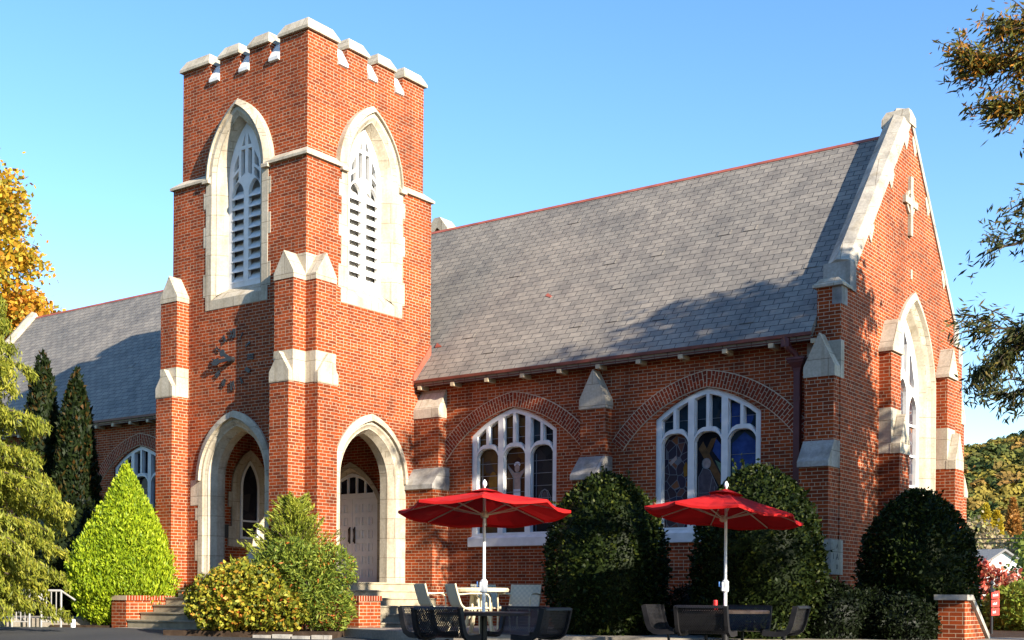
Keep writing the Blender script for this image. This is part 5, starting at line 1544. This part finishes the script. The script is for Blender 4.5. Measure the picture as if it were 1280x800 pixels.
# ================================================================== umbrellas, tables and chairs
def loc_on(x, y): return (x, y, gz(x, y))
CAMR = YAW       # rotation that turns local +X to the picture's right
def frame_tf(mb):
    return mb
def make_umbrella(name, label, x, y, zbase, top, tilt_r, tilt_b, R_, rot, group, drop=0.35):
    """pole from zbase; canopy of eight panels tilted with the pole"""
    t_ = thing(name, label, 'umbrella', (x, y, zbase), CAMR, group)
    M = Matrix.Rotation(tilt_r, 4, 'Y') @ Matrix.Rotation(-tilt_b, 4, 'X')
    H = top
    m_ = MB(); m_.tube([(0, 0, 0.0), (0, 0, 1.05)], 0.026, 10); m_.tube([(0, 0, 1.05), (0, 0, H - 0.06)], 0.021, 10); m_.build('pole', 'white_metal', t_, origin=(0, 0, 0))
    m_ = MB(); m_.lathe([(0.026, 1.0), (0.05, 1.02), (0.052, 1.16), (0.03, 1.19)], 0, 0, 12); m_.box(-0.055, -0.02, -0.04, 0.04, 1.03, 1.15)
    cr = m_.build('crank_housing', 'white_metal', t_, origin=(0, 0, 0))
    m_ = MB(); m_.tube([(-0.05, 0, 1.09), (-0.09, 0, 1.09), (-0.09, 0, 1.16)], 0.01, 6); m_.build('crank_handle', 'blue_plastic', cr, origin=(0, 0, 0))
    # canopy pivot
    za = H - 0.06; zr = za - drop
    piv = Vector((0, 0, za))
    def T(p): return tuple(piv + M @ (Vector(p) - piv))
    m_ = MB()
    nseg = 6
    for k in range(8):
        a0 = rot + k * math.pi / 4; a1 = a0 + math.pi / 4
        rows = []
        for i in range(nseg + 1):
            f = 0.02 + 0.98 * i / nseg
            z = za - (za - zr) * (f ** 0.93) 
            row = []
            for j in range(5):
                g_ = j / 4
                p0 = Vector((math.cos(a0), math.sin(a0), 0)) * R_ * f; p1 = Vector((math.cos(a1), math.sin(a1), 0)) * R_ * f
                p = p0.lerp(p1, g_); sag = 4 * g_ * (1 - g_)
                row.append(T((p.x * (1 - 0.02 * sag * f), p.y * (1 - 0.02 * sag * f), z - 0.045 * sag * f + 0.006 * math.sin(9 * f + 5 * k + 7 * g_) * sag)))
            rows.append(row)
        o_ = [p for r_ in rows for p in r_]
        m_.add(o_, [(i * 5 + j, i * 5 + j + 1, (i + 1) * 5 + j + 1, (i + 1) * 5 + j) for i in range(nseg) for j in range(4)])
        e0, e1 = rows[-1], [(p[0], p[1], p[2] - 0.035) for p in rows[-1]]
        m_.add(e0 + e1, [(j, j + 1, 5 + j + 1, 5 + j) for j in range(4)])
    can = m_.build('canopy', 'red_canvas', t_, origin=(0, 0, 0), smooth=False)
    # vent cap
    m_ = MB()
    vr = 0.26
    ring = [T((vr * math.cos(rot + k * math.pi / 4), vr * math.sin(rot + k * math.pi / 4), za - 0.045)) for k in range(8)]
    m_.add(ring + [T((0, 0, za + 0.035))], [(k, (k + 1) % 8, 8) for k in range(8)]); m_.build('vent_cap', 'red_canvas', can, origin=(0, 0, 0))
    hubz = zr + 0.04
    for k in range(8):
        a = rot + k * math.pi / 4
        m_ = MB(); m_.tube([T((0, 0, za - 0.04)), T((R_ * 0.5 * math.cos(a), R_ * 0.5 * math.sin(a), za - drop * 0.525 - 0.03)), T((R_ * 0.985 * math.cos(a), R_ * 0.985 * math.sin(a), zr - 0.022))], 0.010, 6); rb = m_.build('rib', 'cream_plastic', t_, origin=(0, 0, 0))
        m_ = MB(); f = 0.52; m_.tube([T((0.03 * math.cos(a), 0.03 * math.sin(a), hubz - 0.1)), T((R_ * f * math.cos(a), R_ * f * math.sin(a), za - (za - zr) * f - 0.05))], 0.010, 6); m_.build('strut', 'cream_plastic', rb, origin=(0, 0, 0))
    m_ = MB(); q = T((0, 0, hubz - 0.1)); m_.lathe([(0.03, q[2] - 0.05), (0.055, q[2] - 0.03), (0.055, q[2] + 0.03), (0.035, q[2] + 0.05)], q[0], q[1], 12); m_.build('hub', 'cream_plastic', t_, origin=(0, 0, 0))
    q = T((0, 0, H - 0.03)); m_ = MB(); m_.lathe([(0.012, q[2]), (0.018, q[2] + 0.025), (0.033, q[2] + 0.05), (0.030, q[2] + 0.08), (0.010, q[2] + 0.115), (0.0, q[2] + 0.12)], q[0], q[1], 12); m_.build('finial', 'white_metal', t_, origin=(0, 0, 0), smooth=True)
    return t_
U1 = (8.52, -4.99); U2 = (10.55, -1.83)
G1 = gz(*U1); G2 = gz(*U2)
make_umbrella('market_umbrella', 'red umbrella on a white pole before the left stained window', U1[0], U1[1], G1, 2.20 - G1, R(-0.5), R(5.9), 1.17, 0.0, 'red market umbrellas', 0.275)
make_umbrella('market_umbrella', 'red umbrella tilted down to the right, before the dark clipped shrub', U2[0], U2[1], G2, 2.33 - G2, R(5.6), R(2.9), 1.17, 0.0, 'red market umbrellas', 0.345)

def jframe(mb, u, pts, w=0.05, th=0.075):
    """flat bar following pts [(r,z)..] at lateral position u"""
    n = len(pts); loops = []
    for i, (r_, z) in enumerate(pts):
        a = Vector(pts[max(i - 1, 0)]); b = Vector(pts[min(i + 1, n - 1)]); d = (b - a).normalized(); nv = Vector((-d.y, d.x)) * th / 2
        loops.append([(u - w / 2, r_ - nv.x, z - nv.y), (u + w / 2, r_ - nv.x, z - nv.y), (u + w / 2, r_ + nv.x, z + nv.y), (u - w / 2, r_ + nv.x, z + nv.y)])
    mb.loft(loops, True, True)
def picnic_table(name, label, x, y, rot0, group):
    t_ = thing(name, label, 'table', (x, y, gz(x, y)), CAMR, group)
    Z0 = (0, 0, 0)
    m_ = MB(); m_.lathe([(0.0, 0.705), (0.60, 0.705), (0.635, 0.70), (0.64, 0.735), (0.625, 0.748), (0.0, 0.750)], 0, 0, 36); m_.build('tabletop', 'table_brown', t_, origin=Z0, smooth=False)
    m_ = MB(); m_.tube([(0, 0, 0.0), (0, 0, 0.70)], 0.05, 12); m_.lathe([(0.30, 0.0), (0.30, 0.015), (0.08, 0.04), (0.05, 0.08)], 0, 0, 16); m_.build('post', 'dark_coated', t_, origin=Z0)
    side_prof = [(0.66, 0.43), (0.86, 0.415), (0.96, 0.425), (1.03, 0.47), (1.065, 0.55), (1.095, 0.67), (1.12, 0.78), (1.125, 0.81)]
    for k in range(4):
        a = rot0 + k * math.pi / 2
        M = Matrix.Rotation(a - math.pi / 2, 4, 'Z')
        def tf(mb):
            mb.v = [tuple(M @ Vector(p)) for p in mb.v]; return mb
        sp = MB()
        n = len(side_prof); W_ = 0.34
        prof = []
        for i in range(n - 1):
            for j in range(3): prof.append(tuple(Vector(side_prof[i]).lerp(Vector(side_prof[i + 1]), j / 3)))
        prof.append(side_prof[-1]); prof += [(1.147, 0.818), (1.165, 0.805), (1.17, 0.78)]
        us = np.linspace(-W_, W_, 5)
        sp.add([(float(u), r_, z) for r_, z in prof for u in us], [(i * 5 + j, i * 5 + j + 1, (i + 1) * 5 + j + 1, (i + 1) * 5 + j) for i in range(len(prof) - 1) for j in range(4)])
        ln_ = [0]
        for i in range(1, len(prof)): ln_.append(ln_[-1] + (Vector(prof[i]) - Vector(prof[i - 1])).length)
        Mi = M.inverted()
        def uvf(co, prof=prof, ln_=ln_, Mi=Mi):
            q = Mi @ co
            i = min(range(len(prof)), key=lambda i_: (prof[i_][0] - q.y) ** 2 + (prof[i_][1] - q.z) ** 2)
            return (q.x + 5, ln_[i] + 5)
        sp.uvfun = uvf
        seat = tf(sp).build('seat', 'black_mesh', t_, origin=Z0)
        for s_ in (-1, 1):
            m_ = MB(); jframe(m_, s_ * (W_ + 0.02), side_prof); tf(m_).build('side_frame', 'dark_coated', seat, origin=Z0)
        m_ = MB(); m_.tube([(-W_, 1.135, 0.808), (W_, 1.135, 0.808)], 0.014, 6); tf(m_).build('top_rail', 'dark_coated', seat, origin=Z0)
        m_ = MB(); m_.tube([(0, 0.04, 0.22), (0, 0.7, 0.22), (0, 0.86, 0.24), (0, 0.88, 0.40)], 0.024, 8); tf(m_).build('seat_arm', 'dark_coated', t_, origin=Z0)
        m_ = MB(); m_.tube([(0, 0.80, 0.22), (0, 0.80, 0.0)], 0.022, 8); tf(m_).build('leg', 'dark_coated', t_, origin=Z0)
    return t_
pt1 = picnic_table('picnic_table', 'round dark metal table with mesh seats under the left red umbrella', U1[0], U1[1], R(-31), 'round metal tables with attached seats')
pt2 = picnic_table('picnic_table', 'round dark metal table in deep shade under the right red umbrella', U2[0], U2[1], R(-27), 'round metal tables with attached seats')
# yellow paint marks on one seat frame
m_ = MB()
a = R(-31); 
for (r_, z, dx) in ((0.975, 0.46, 0.0), (1.00, 0.49, 0.0), (0.95, 0.445, 0.0), (1.02, 0.535, 0.0)):
    m_.box(-0.395, -0.384, r_ - 0.012, r_ + 0.016, z - 0.012, z + 0.012)
M_ = Matrix.Rotation(a - math.pi / 2, 4, 'Z'); m_.v = [tuple(M_ @ Vector(p)) for p in m_.v]
m_.build('paint_mark', 'paint_yellow', [c for c in pt1.children if c.name.startswith('seat') and 'arm' not in c.name][0], origin=(0, 0, 0))
# red can on the right table
cx_, cy_ = xy(-0.0, 0); 
m_ = MB(); cxy = (U2[0] - 0.10, U2[1] - 0.12); zc = G2 + 0.751
m_.lathe([(0.028, zc), (0.034, zc + 0.01), (0.034, zc + 0.125), (0.028, zc + 0.14), (0.0, zc + 0.14)], cxy[0], cxy[1], 14)
solo(m_, 'drink_can', 'can_red', 'red can standing on the dark table by the umbrella pole', 'can', (cxy[0], cxy[1], zc), smooth=False)

# pale table with four chairs by the wall
WT = (5.66, -1.40)
def white_table():
    t_ = thing('cafe_table', 'round off-white table by the church wall among pale chairs', 'table', (WT[0], WT[1], wz(*WT)), CAMR)
    Z0 = (0, 0, 0)
    m_ = MB(); m_.lathe([(0.0, 0.70), (0.49, 0.70), (0.52, 0.71), (0.53, 0.75), (0.51, 0.775), (0.0, 0.777)], 0, 0, 32); m_.build('tabletop', 'cream_plastic', t_, origin=Z0)
    for k in range(4):
        a = k * math.pi / 2 + 0.5; m_ = MB(); m_.tube([(0.12 * math.cos(a), 0.12 * math.sin(a), 0.70), (0.14 * math.cos(a), 0.14 * math.sin(a), 0.4), (0.30 * math.cos(a), 0.30 * math.sin(a), 0.0)], 0.035, 8); m_.build('leg', 'cream_plastic', t_, origin=Z0)
white_table()
def make_chair(label, x, y, rotz):
    """sling armchair, seat opening to local -Y"""
    t_ = thing('armchair', label, 'chair', (x, y, wz(x, y)), rotz, 'pale armchairs round the white table')
    Z0 = (0, 0, 0); W_ = 0.26
    prof = [(-0.26, 0.43), (-0.20, 0.445), (0.10, 0.42), (0.20, 0.44), (0.25, 0.51), (0.295, 0.64), (0.335, 0.78), (0.35, 0.84)]
    P2 = []
    for i in range(len(prof) - 1):
        for j in range(3): P2.append(tuple(Vector(prof[i]).lerp(Vector(prof[i + 1]), j / 3)))
    P2.append(prof[-1])
    m_ = MB(); m_.loft([[(-W_, r_, z), (W_, r_, z), (W_, r_ + 0.0, z - 0.016), (-W_, r_, z - 0.016)] for r_, z in P2], True, True); m_.build('seat', 'cream_sling', t_, origin=Z0)
    for s_ in (-1, 1):
        m_ = MB(); m_.tube([(s_ * (W_ + .012), r_, z) for r_, z in P2[::2] + [P2[-1]]], 0.017, 8); m_.build('side_rail', 'cream_plastic', t_, origin=Z0)
        m_ = MB(); m_.tube([(s_ * (W_ + .02), 0.30, 0.66), (s_ * (W_ + .04), 0.10, 0.68), (s_ * (W_ + .04), -0.14, 0.68), (s_ * (W_ + .04), -0.21, 0.66), (s_ * (W_ + .04), -0.245, 0.60), (s_ * (W_ + .03), -0.25, 0.44), (s_ * (W_ + .03), -0.27, 0.0)], 0.014, 8); m_.build('arm', 'cream_plastic', t_, origin=Z0)
        m_ = MB(); m_.tube([(s_ * (W_ + .012), 0.20, 0.43), (s_ * (W_ + .02), 0.30, 0.0)], 0.015, 8); m_.build('leg', 'cream_plastic', t_, origin=Z0)
    return t_
def chair_at(label, ds, dd, facing):
    """offset from the table in picture-right / away metres; facing = direction the sitter looks, degrees from picture right"""
    x = WT[0] + 0.8079 * ds - 0.5893 * dd; y = WT[1] + 0.5893 * ds + 0.8079 * dd
    make_chair(label, x, y, CAMR + R(facing) + math.pi / 2)
chair_at('pale armchair seen side-on, leftmost beside the stone steps', -0.70, 0.22, 24)
chair_at('pale armchair tucked under the front left of the white table', -0.12, -0.62, 20)
chair_at('pale armchair behind the white table, only its back rim and one arm showing', 0.28, 0.78, -50)
chair_at('pale armchair turned to the viewer, to the right of the white table', 0.70, 0.12, -112)

# ================================================================== railings, posts, sign
def railing(label, p, q, h, group):
    t_ = wthing('ramp_railing', label, 'railing', (p[0], p[1], 0), group)
    a, b = Vector((p[0], p[1], 0)), Vector((q[0], q[1], 0))
    m_ = MB(); m_.tube([a + Vector((0, 0, h)), b + Vector((0, 0, h))], 0.026, 8); m_.tube([b + Vector((0, 0, h)), b + (b - a).normalized() * 0.30 + Vector((0, 0, h - 0.2))], 0.02, 8); m_.build('top_rail', 'grey_metal', t_)
    for e in (a, b):
        m_ = MB(); m_.tube([e + Vector((0, 0, -0.1)), e + Vector((0, 0, h))], 0.022, 8); m_.build('post', 'grey_metal', t_)
    for k in range(1, 4):
        e = a.lerp(b, k / 4); m_ = MB(); m_.tube([e + Vector((0, 0, 0.12)), e + Vector((0, 0, h))], 0.012, 6); m_.build('baluster', 'grey_metal', t_)
    m_ = MB(); m_.tube([a + Vector((0, 0, 0.10)), b + Vector((0, 0, 0.10))], 0.015, 6); m_.build('bottom_rail', 'grey_metal', t_)
railing('pale grey railing panel beneath the cedar, sunlit and leftmost', (-5.30, -3.31), (-5.0, -3.09), 0.76, 'ramp railings on the left')
railing('pale grey railing panel in shade between cedar and lime conifer', (-4.80, -2.94), (-4.46, -2.70), 0.76, 'ramp railings on the left')
m_ = MB(); m_.lathe([(0.05, -0.1), (0.05, 0.14), (0.035, 0.16), (0, 0.162)], -4.25, -2.55, 12)
solo(m_, 'bollard', 'white_metal', 'short white post at the edge of the asphalt by the lime conifer', 'post', (-4.25, -2.55, -0.1))
m_ = MB(); m_.prism([(-6.6, -3.2, 0.16), (-4.3, -1.5, 0.16), (-4.6, -1.1, 0.2), (-6.9, -2.8, 0.2)], (0, 0, -0.3))
tag(m_.build('ramp', 'concrete'), kind='structure')
def sign():
    x, y = 10.46, 12.0
    x, y = xy(9.40, 24.6)
    t_ = wthing('sign_post', 'black signpost carrying three small red boards at the right', 'sign', (x, y, 0))
    m_ = MB(); m_.tube([(x, y, -0.1), (x, y, 1.0)], 0.028, 8); m_.lathe([(0.02, 1.0), (0.055, 1.03), (0.03, 1.08), (0.0, 1.1)], x, y, 8); m_.lathe([(0.03, 0.84), (0.07, 0.87), (0.07, 0.92), (0.03, 0.95)], x, y, 8)
    m_.build('post', 'black_iron', t_)
    r = Vector((0.8079, 0.5893, 0)); f = Vector((0.5893, -0.8079, 0))
    for k in range(3):
        z = 0.80 - 0.165 * k
        m_ = MB(); p = Vector((x, y, z)) + f * 0.035 - r * 0.02
        m_.prism([p + Vector((0, 0, -0.065)), p + r * 0.155 + Vector((0, 0, -0.055)), p + r * 0.155 + Vector((0, 0, 0.095)), p + Vector((0, 0, 0.075))], f * 0.018)
        b_ = m_.build('board', 'sign_red', t_)
        m_ = MB(); n_ = (5, 4, 3)[k]
        for j in range(n_):
            q = p + f * 0.022 + r * (0.025 + j * 0.021) + Vector((0, 0, -0.02 + 0.003 * j)); hh = 0.045 if (j + k) % 2 == 0 else 0.035
            m_.prism([q, q + r * 0.016, q + r * 0.016 + Vector((0, 0, hh)), q + Vector((0, 0, hh))], f * 0.002)
        m_.build('lettering', 'white_paint', b_)
sign()

# ================================================================== far side: dogwood, house, trees, hill
broadleaf('dogwood', 'pink-red autumn dogwood above the sunlit hedge', (9.0, 23.0, 0), [(7.2, 22.6, 1.65, 0.42), (7.8, 22.9, 1.3, 0.5), (8.4, 23.3, 0.95, 0.45), (7.4, 22.7, 0.9, 0.4), (8.9, 23.6, 1.05, 0.42), (9.6, 24.0, 1.2, 0.5), (6.8, 22.4, 1.05, 0.4)], 3000, 0.16, 0.12, 'dogwood_leaf', 0.08, None, top=(8.4, 23.0, 0.9))
def far(u, d, h=0.0):
    """ground point u metres per unit depth to the right, at depth d"""
    x, y = xy((u - 640) / 1568.8 * d, d); return x, y
def fartree(name, label, u, d, z0, H, w, mat, n, L, kind='round', group='autumn trees at the foot of the hill'):
    x, y = far(u, d)
    if kind == 'cone':
        t_ = wthing(name, label, 'tree', (x, y, z0), group)
        k = n; f = rng.uniform(0, 1, k) ** 0.75
        th = rng.uniform(0, 6.28, k); r = w * (1 - f) ** 0.8 * rng.uniform(0.5, 1.08, k) + 0.1
        C = np.stack([x + r * np.cos(th), y + r * np.sin(th), z0 + H * (0.06 + 0.94 * f)], 1)
        A, B = leaf_frames(k, np.stack([np.cos(th), np.sin(th), 0.5 + 0 * th], 1), 0.6, L, L * 0.5)
        leaf_obj('crown', C, A, B, mat, t_)
        m_ = MB(); m_.tube([(x, y, z0 - 1), (x, y, z0 + H * 0.9)], [0.25, 0.05], 6); m_.build('trunk', 'bark', t_)
    else:
        broadleaf(name, label, (x, y, z0), crown(x, y, z0 + H * 0.6, w * 0.7, H * 0.28, 9, w * 0.5, int(u)), n, L, L * 0.75, mat, 0.3, group)
fartree('green_tree', 'leafy green tree right of the white house', 1322, 70, 0.0, 4.3, 2.2, 'green_tree_leaf', 4500, 0.32)
fartree('larch', 'tall bright yellow conifer at the foot of the hill', 1231, 150, 2.0, 10.2, 2.1, 'larch_leaf', 3000, 0.6, 'cone')
fartree('larch', 'shorter yellow conifer leaning against the taller yellow one', 1245, 150, 1.0, 10.4, 2.0, 'larch_leaf', 3000, 0.6, 'cone')
fartree('rust_tree', 'rusty orange conifer right of the yellow pair', 1265, 165, 2.0, 12.2, 2.3, 'rust_leaf', 3000, 0.6, 'cone')
fartree('pale_tree', 'pale bare-looking tree against the church corner', 1216, 125, 0.5, 8.2, 3.4, 'pale_leaf', 3600, 0.4)
fartree('pale_tree', 'pale olive tree below the yellow conifers', 1240, 118, 0.0, 6.0, 3.0, 'pale_leaf', 3600, 0.4)
fartree('green_tree', 'rounded green tree below the rusty conifer', 1272, 122, 0.0, 7.2, 3.2, 'green_tree_leaf', 3600, 0.45)
fartree('green_tree', 'yellow-green bush tree at the right edge behind the hedge', 1303, 48, 0.0, 2.6, 1.2, 'green_tree_leaf', 3000, 0.22)
for k in range(7):
    fartree('roadside_tree', 'olive tree in the row beyond the right edge', 1310 + 45 * k, 115 + 9 * (k % 3), 0.0, 7.5 + (k % 2), 3.2, 'green_tree_leaf', 1500, 0.6, group='row of olive trees right of the house')

def house():
    x, y = far(1228, 100)
    t_ = wthing('house', 'small white gabled house with grey roof below the hill', 'house', (x, y, 0))
    r = Vector((0.8079, 0.5893, 0)); f = Vector((-0.5893, 0.8079, 0)); b = Vector((x, y, 0))
    def p(s_, d_, z): return b + r * s_ + f * d_ + Vector((0, 0, z))
    m_ = MB(); m_.prism([p(0.0, 0, -0.5), p(3.4, 0, -0.5), p(3.4, 0, 3.4), p(1.7, 0, 4.55), p(0.0, 0, 3.4)], f * 6 - r * 4); m_.build('wall', 'house_wall', t_)
    m_ = MB(); m_.prism([p(-0.35, -0.3, 3.25), p(1.7, -0.3, 4.66), p(1.7, -0.3, 4.84), p(-0.35, -0.3, 3.43)], f * 6.6 - r * 4.4); m_.prism([p(3.75, -0.3, 3.25), p(1.7, -0.3, 4.66), p(1.7, -0.3, 4.84), p(3.75, -0.3, 3.43)], f * 6.6 - r * 4.4); m_.build('roof', 'house_roof', t_)
    m_ = MB(); m_.prism([p(1.2, -0.03, 1.8), p(2.2, -0.03, 1.8), p(2.2, -0.03, 2.9), p(1.2, -0.03, 2.9)], f * 0.02); m_.build('window', 'glass_night', t_)
house()
# utility wires
for k, (z0, z1, lb) in enumerate(((4.55, 4.75, 'lower dark utility wire crossing before the hill'), (4.85, 5.02, 'upper dark utility wire crossing before the hill'))):
    a = Vector((*far(1120, 85), z0)); b = Vector((*far(1420, 78), z1)); m_ = MB()
    m_.tube([a, a.lerp(b, 0.5) + Vector((0, 0, -0.2)), b], 0.035, 5)
    solo(m_, 'utility_wire', 'wire_black', lb, 'wire', tuple(a), 'utility wires')

# wooded hill
def hill_h(s, d):
    u = 640 + 1568.8 * s / d
    ridge = 0.107 + 0.026 * (u - 1205) / 75.0 * 0.6
    ridge = max(0.06, min(0.21, ridge)) + 0.006 * math.sin(s * 0.021) + 0.004 * math.sin(s * 0.05 + 2)
    f = (d - 230) / 260.0
    f = max(0.0, min(1.0, f)); f = f * f * (3 - 2 * f)
    return 0.7 + ridge * 490 * f - 1.0 if d <= 520 else 0.7 + ridge * 490 - 1.0 - (d - 520) * 0.05
m_ = MB()
ds_ = np.linspace(220, 640, 36); us_ = np.linspace(400, 2300, 60)
pts = []
for d in ds_:
    for u in us_:
        s = (u - 640) / 1568.8 * d; x, y = xy(s, d); pts.append((x, y, hill_h(s, d)))
n_ = len(us_)
m_.add(pts, [(i * n_ + j, i * n_ + j + 1, (i + 1) * n_ + j + 1, (i + 1) * n_ + j) for i in range(len(ds_) - 1) for j in range(n_ - 1)])
tag(m_.build('wooded_hill', 'hill_ground', smooth=True), kind='structure')
def forest():
    Cs, As, Ls = [], [], []
    N = 0
    for k in range(3400):
        d = 235 + 290 * rng.uniform(0, 1) ; u = rng.uniform(1130, 1560)
        s = (u - 640) / 1568.8 * d; x, y = xy(s, d); z = hill_h(s, d)
        H = rng.uniform(6.5, 11); w = rng.uniform(2.6, 4.4)
        m = 110 if 1195 < u < 1320 else 22
        dd = unit(rng.normal(0, 1, (m, 3))); dd[:, 2] = np.abs(dd[:, 2]) * 0.9 - 0.12
        c = np.array((x, y, z + H * 0.55)) + dd * np.array((w, w, H * 0.45)) * rng.uniform(0.75, 1.05, (m, 1))
        Cs.append(c); As.append(dd); Ls.append(np.full((m, 1), 0.62 if m > 50 else 1.2))
    C = np.vstack(Cs); nrm = unit(np.vstack(As))
    # leaf-clump faces lie across the crown normal
    r1 = rng.normal(0, 1, C.shape); a = unit(np.cross(nrm, r1) + rng.normal(0, 0.3, C.shape)); b = unit(np.cross(nrm, a))
    sz = np.concatenate(Ls) * rng.uniform(0.7, 1.35, (len(C), 1))
    o = leaf_obj('forest', C, a * sz * 1.1, b * sz * 0.95, 'forest_leaf', None, (0, 0, 0))
    tag(o, kind='stuff')
forest()
def added_blocker_trees():
    """unseen trees added behind the camera to block skylight and deepen the shade"""
    Cs, As = [], []
    rr = random.Random(3)
    for k in range(46):
        x = -26 + k * 1.75 + rr.uniform(-1, 1); y = -40 + rr.uniform(-9, 4) - 0.10 * abs(k - 20)
        H = rr.uniform(13, 19); w = rr.uniform(3.0, 4.6)
        m = 330
        dd = unit(rng.normal(0, 1, (m, 3)))
        c = np.array((x, y, H * 0.52 - 0.8)) + dd * np.array((w, w, H * 0.50)) * rng.uniform(0.5, 1.0, (m, 1))
        Cs.append(c[c[:, 2] > 0]); As.append(dd[c[:, 2] > 0])
    C = np.vstack(Cs); A, B = leaf_frames(len(C), np.vstack(As), 1.0, 1.5, 1.1)
    tag(leaf_obj('added_blocker_trees', C, A, B, 'oak_leaf_green', None, (0, 0, 0)), kind='stuff')  # added out of view to cut sky fill on the church walls
added_blocker_trees()
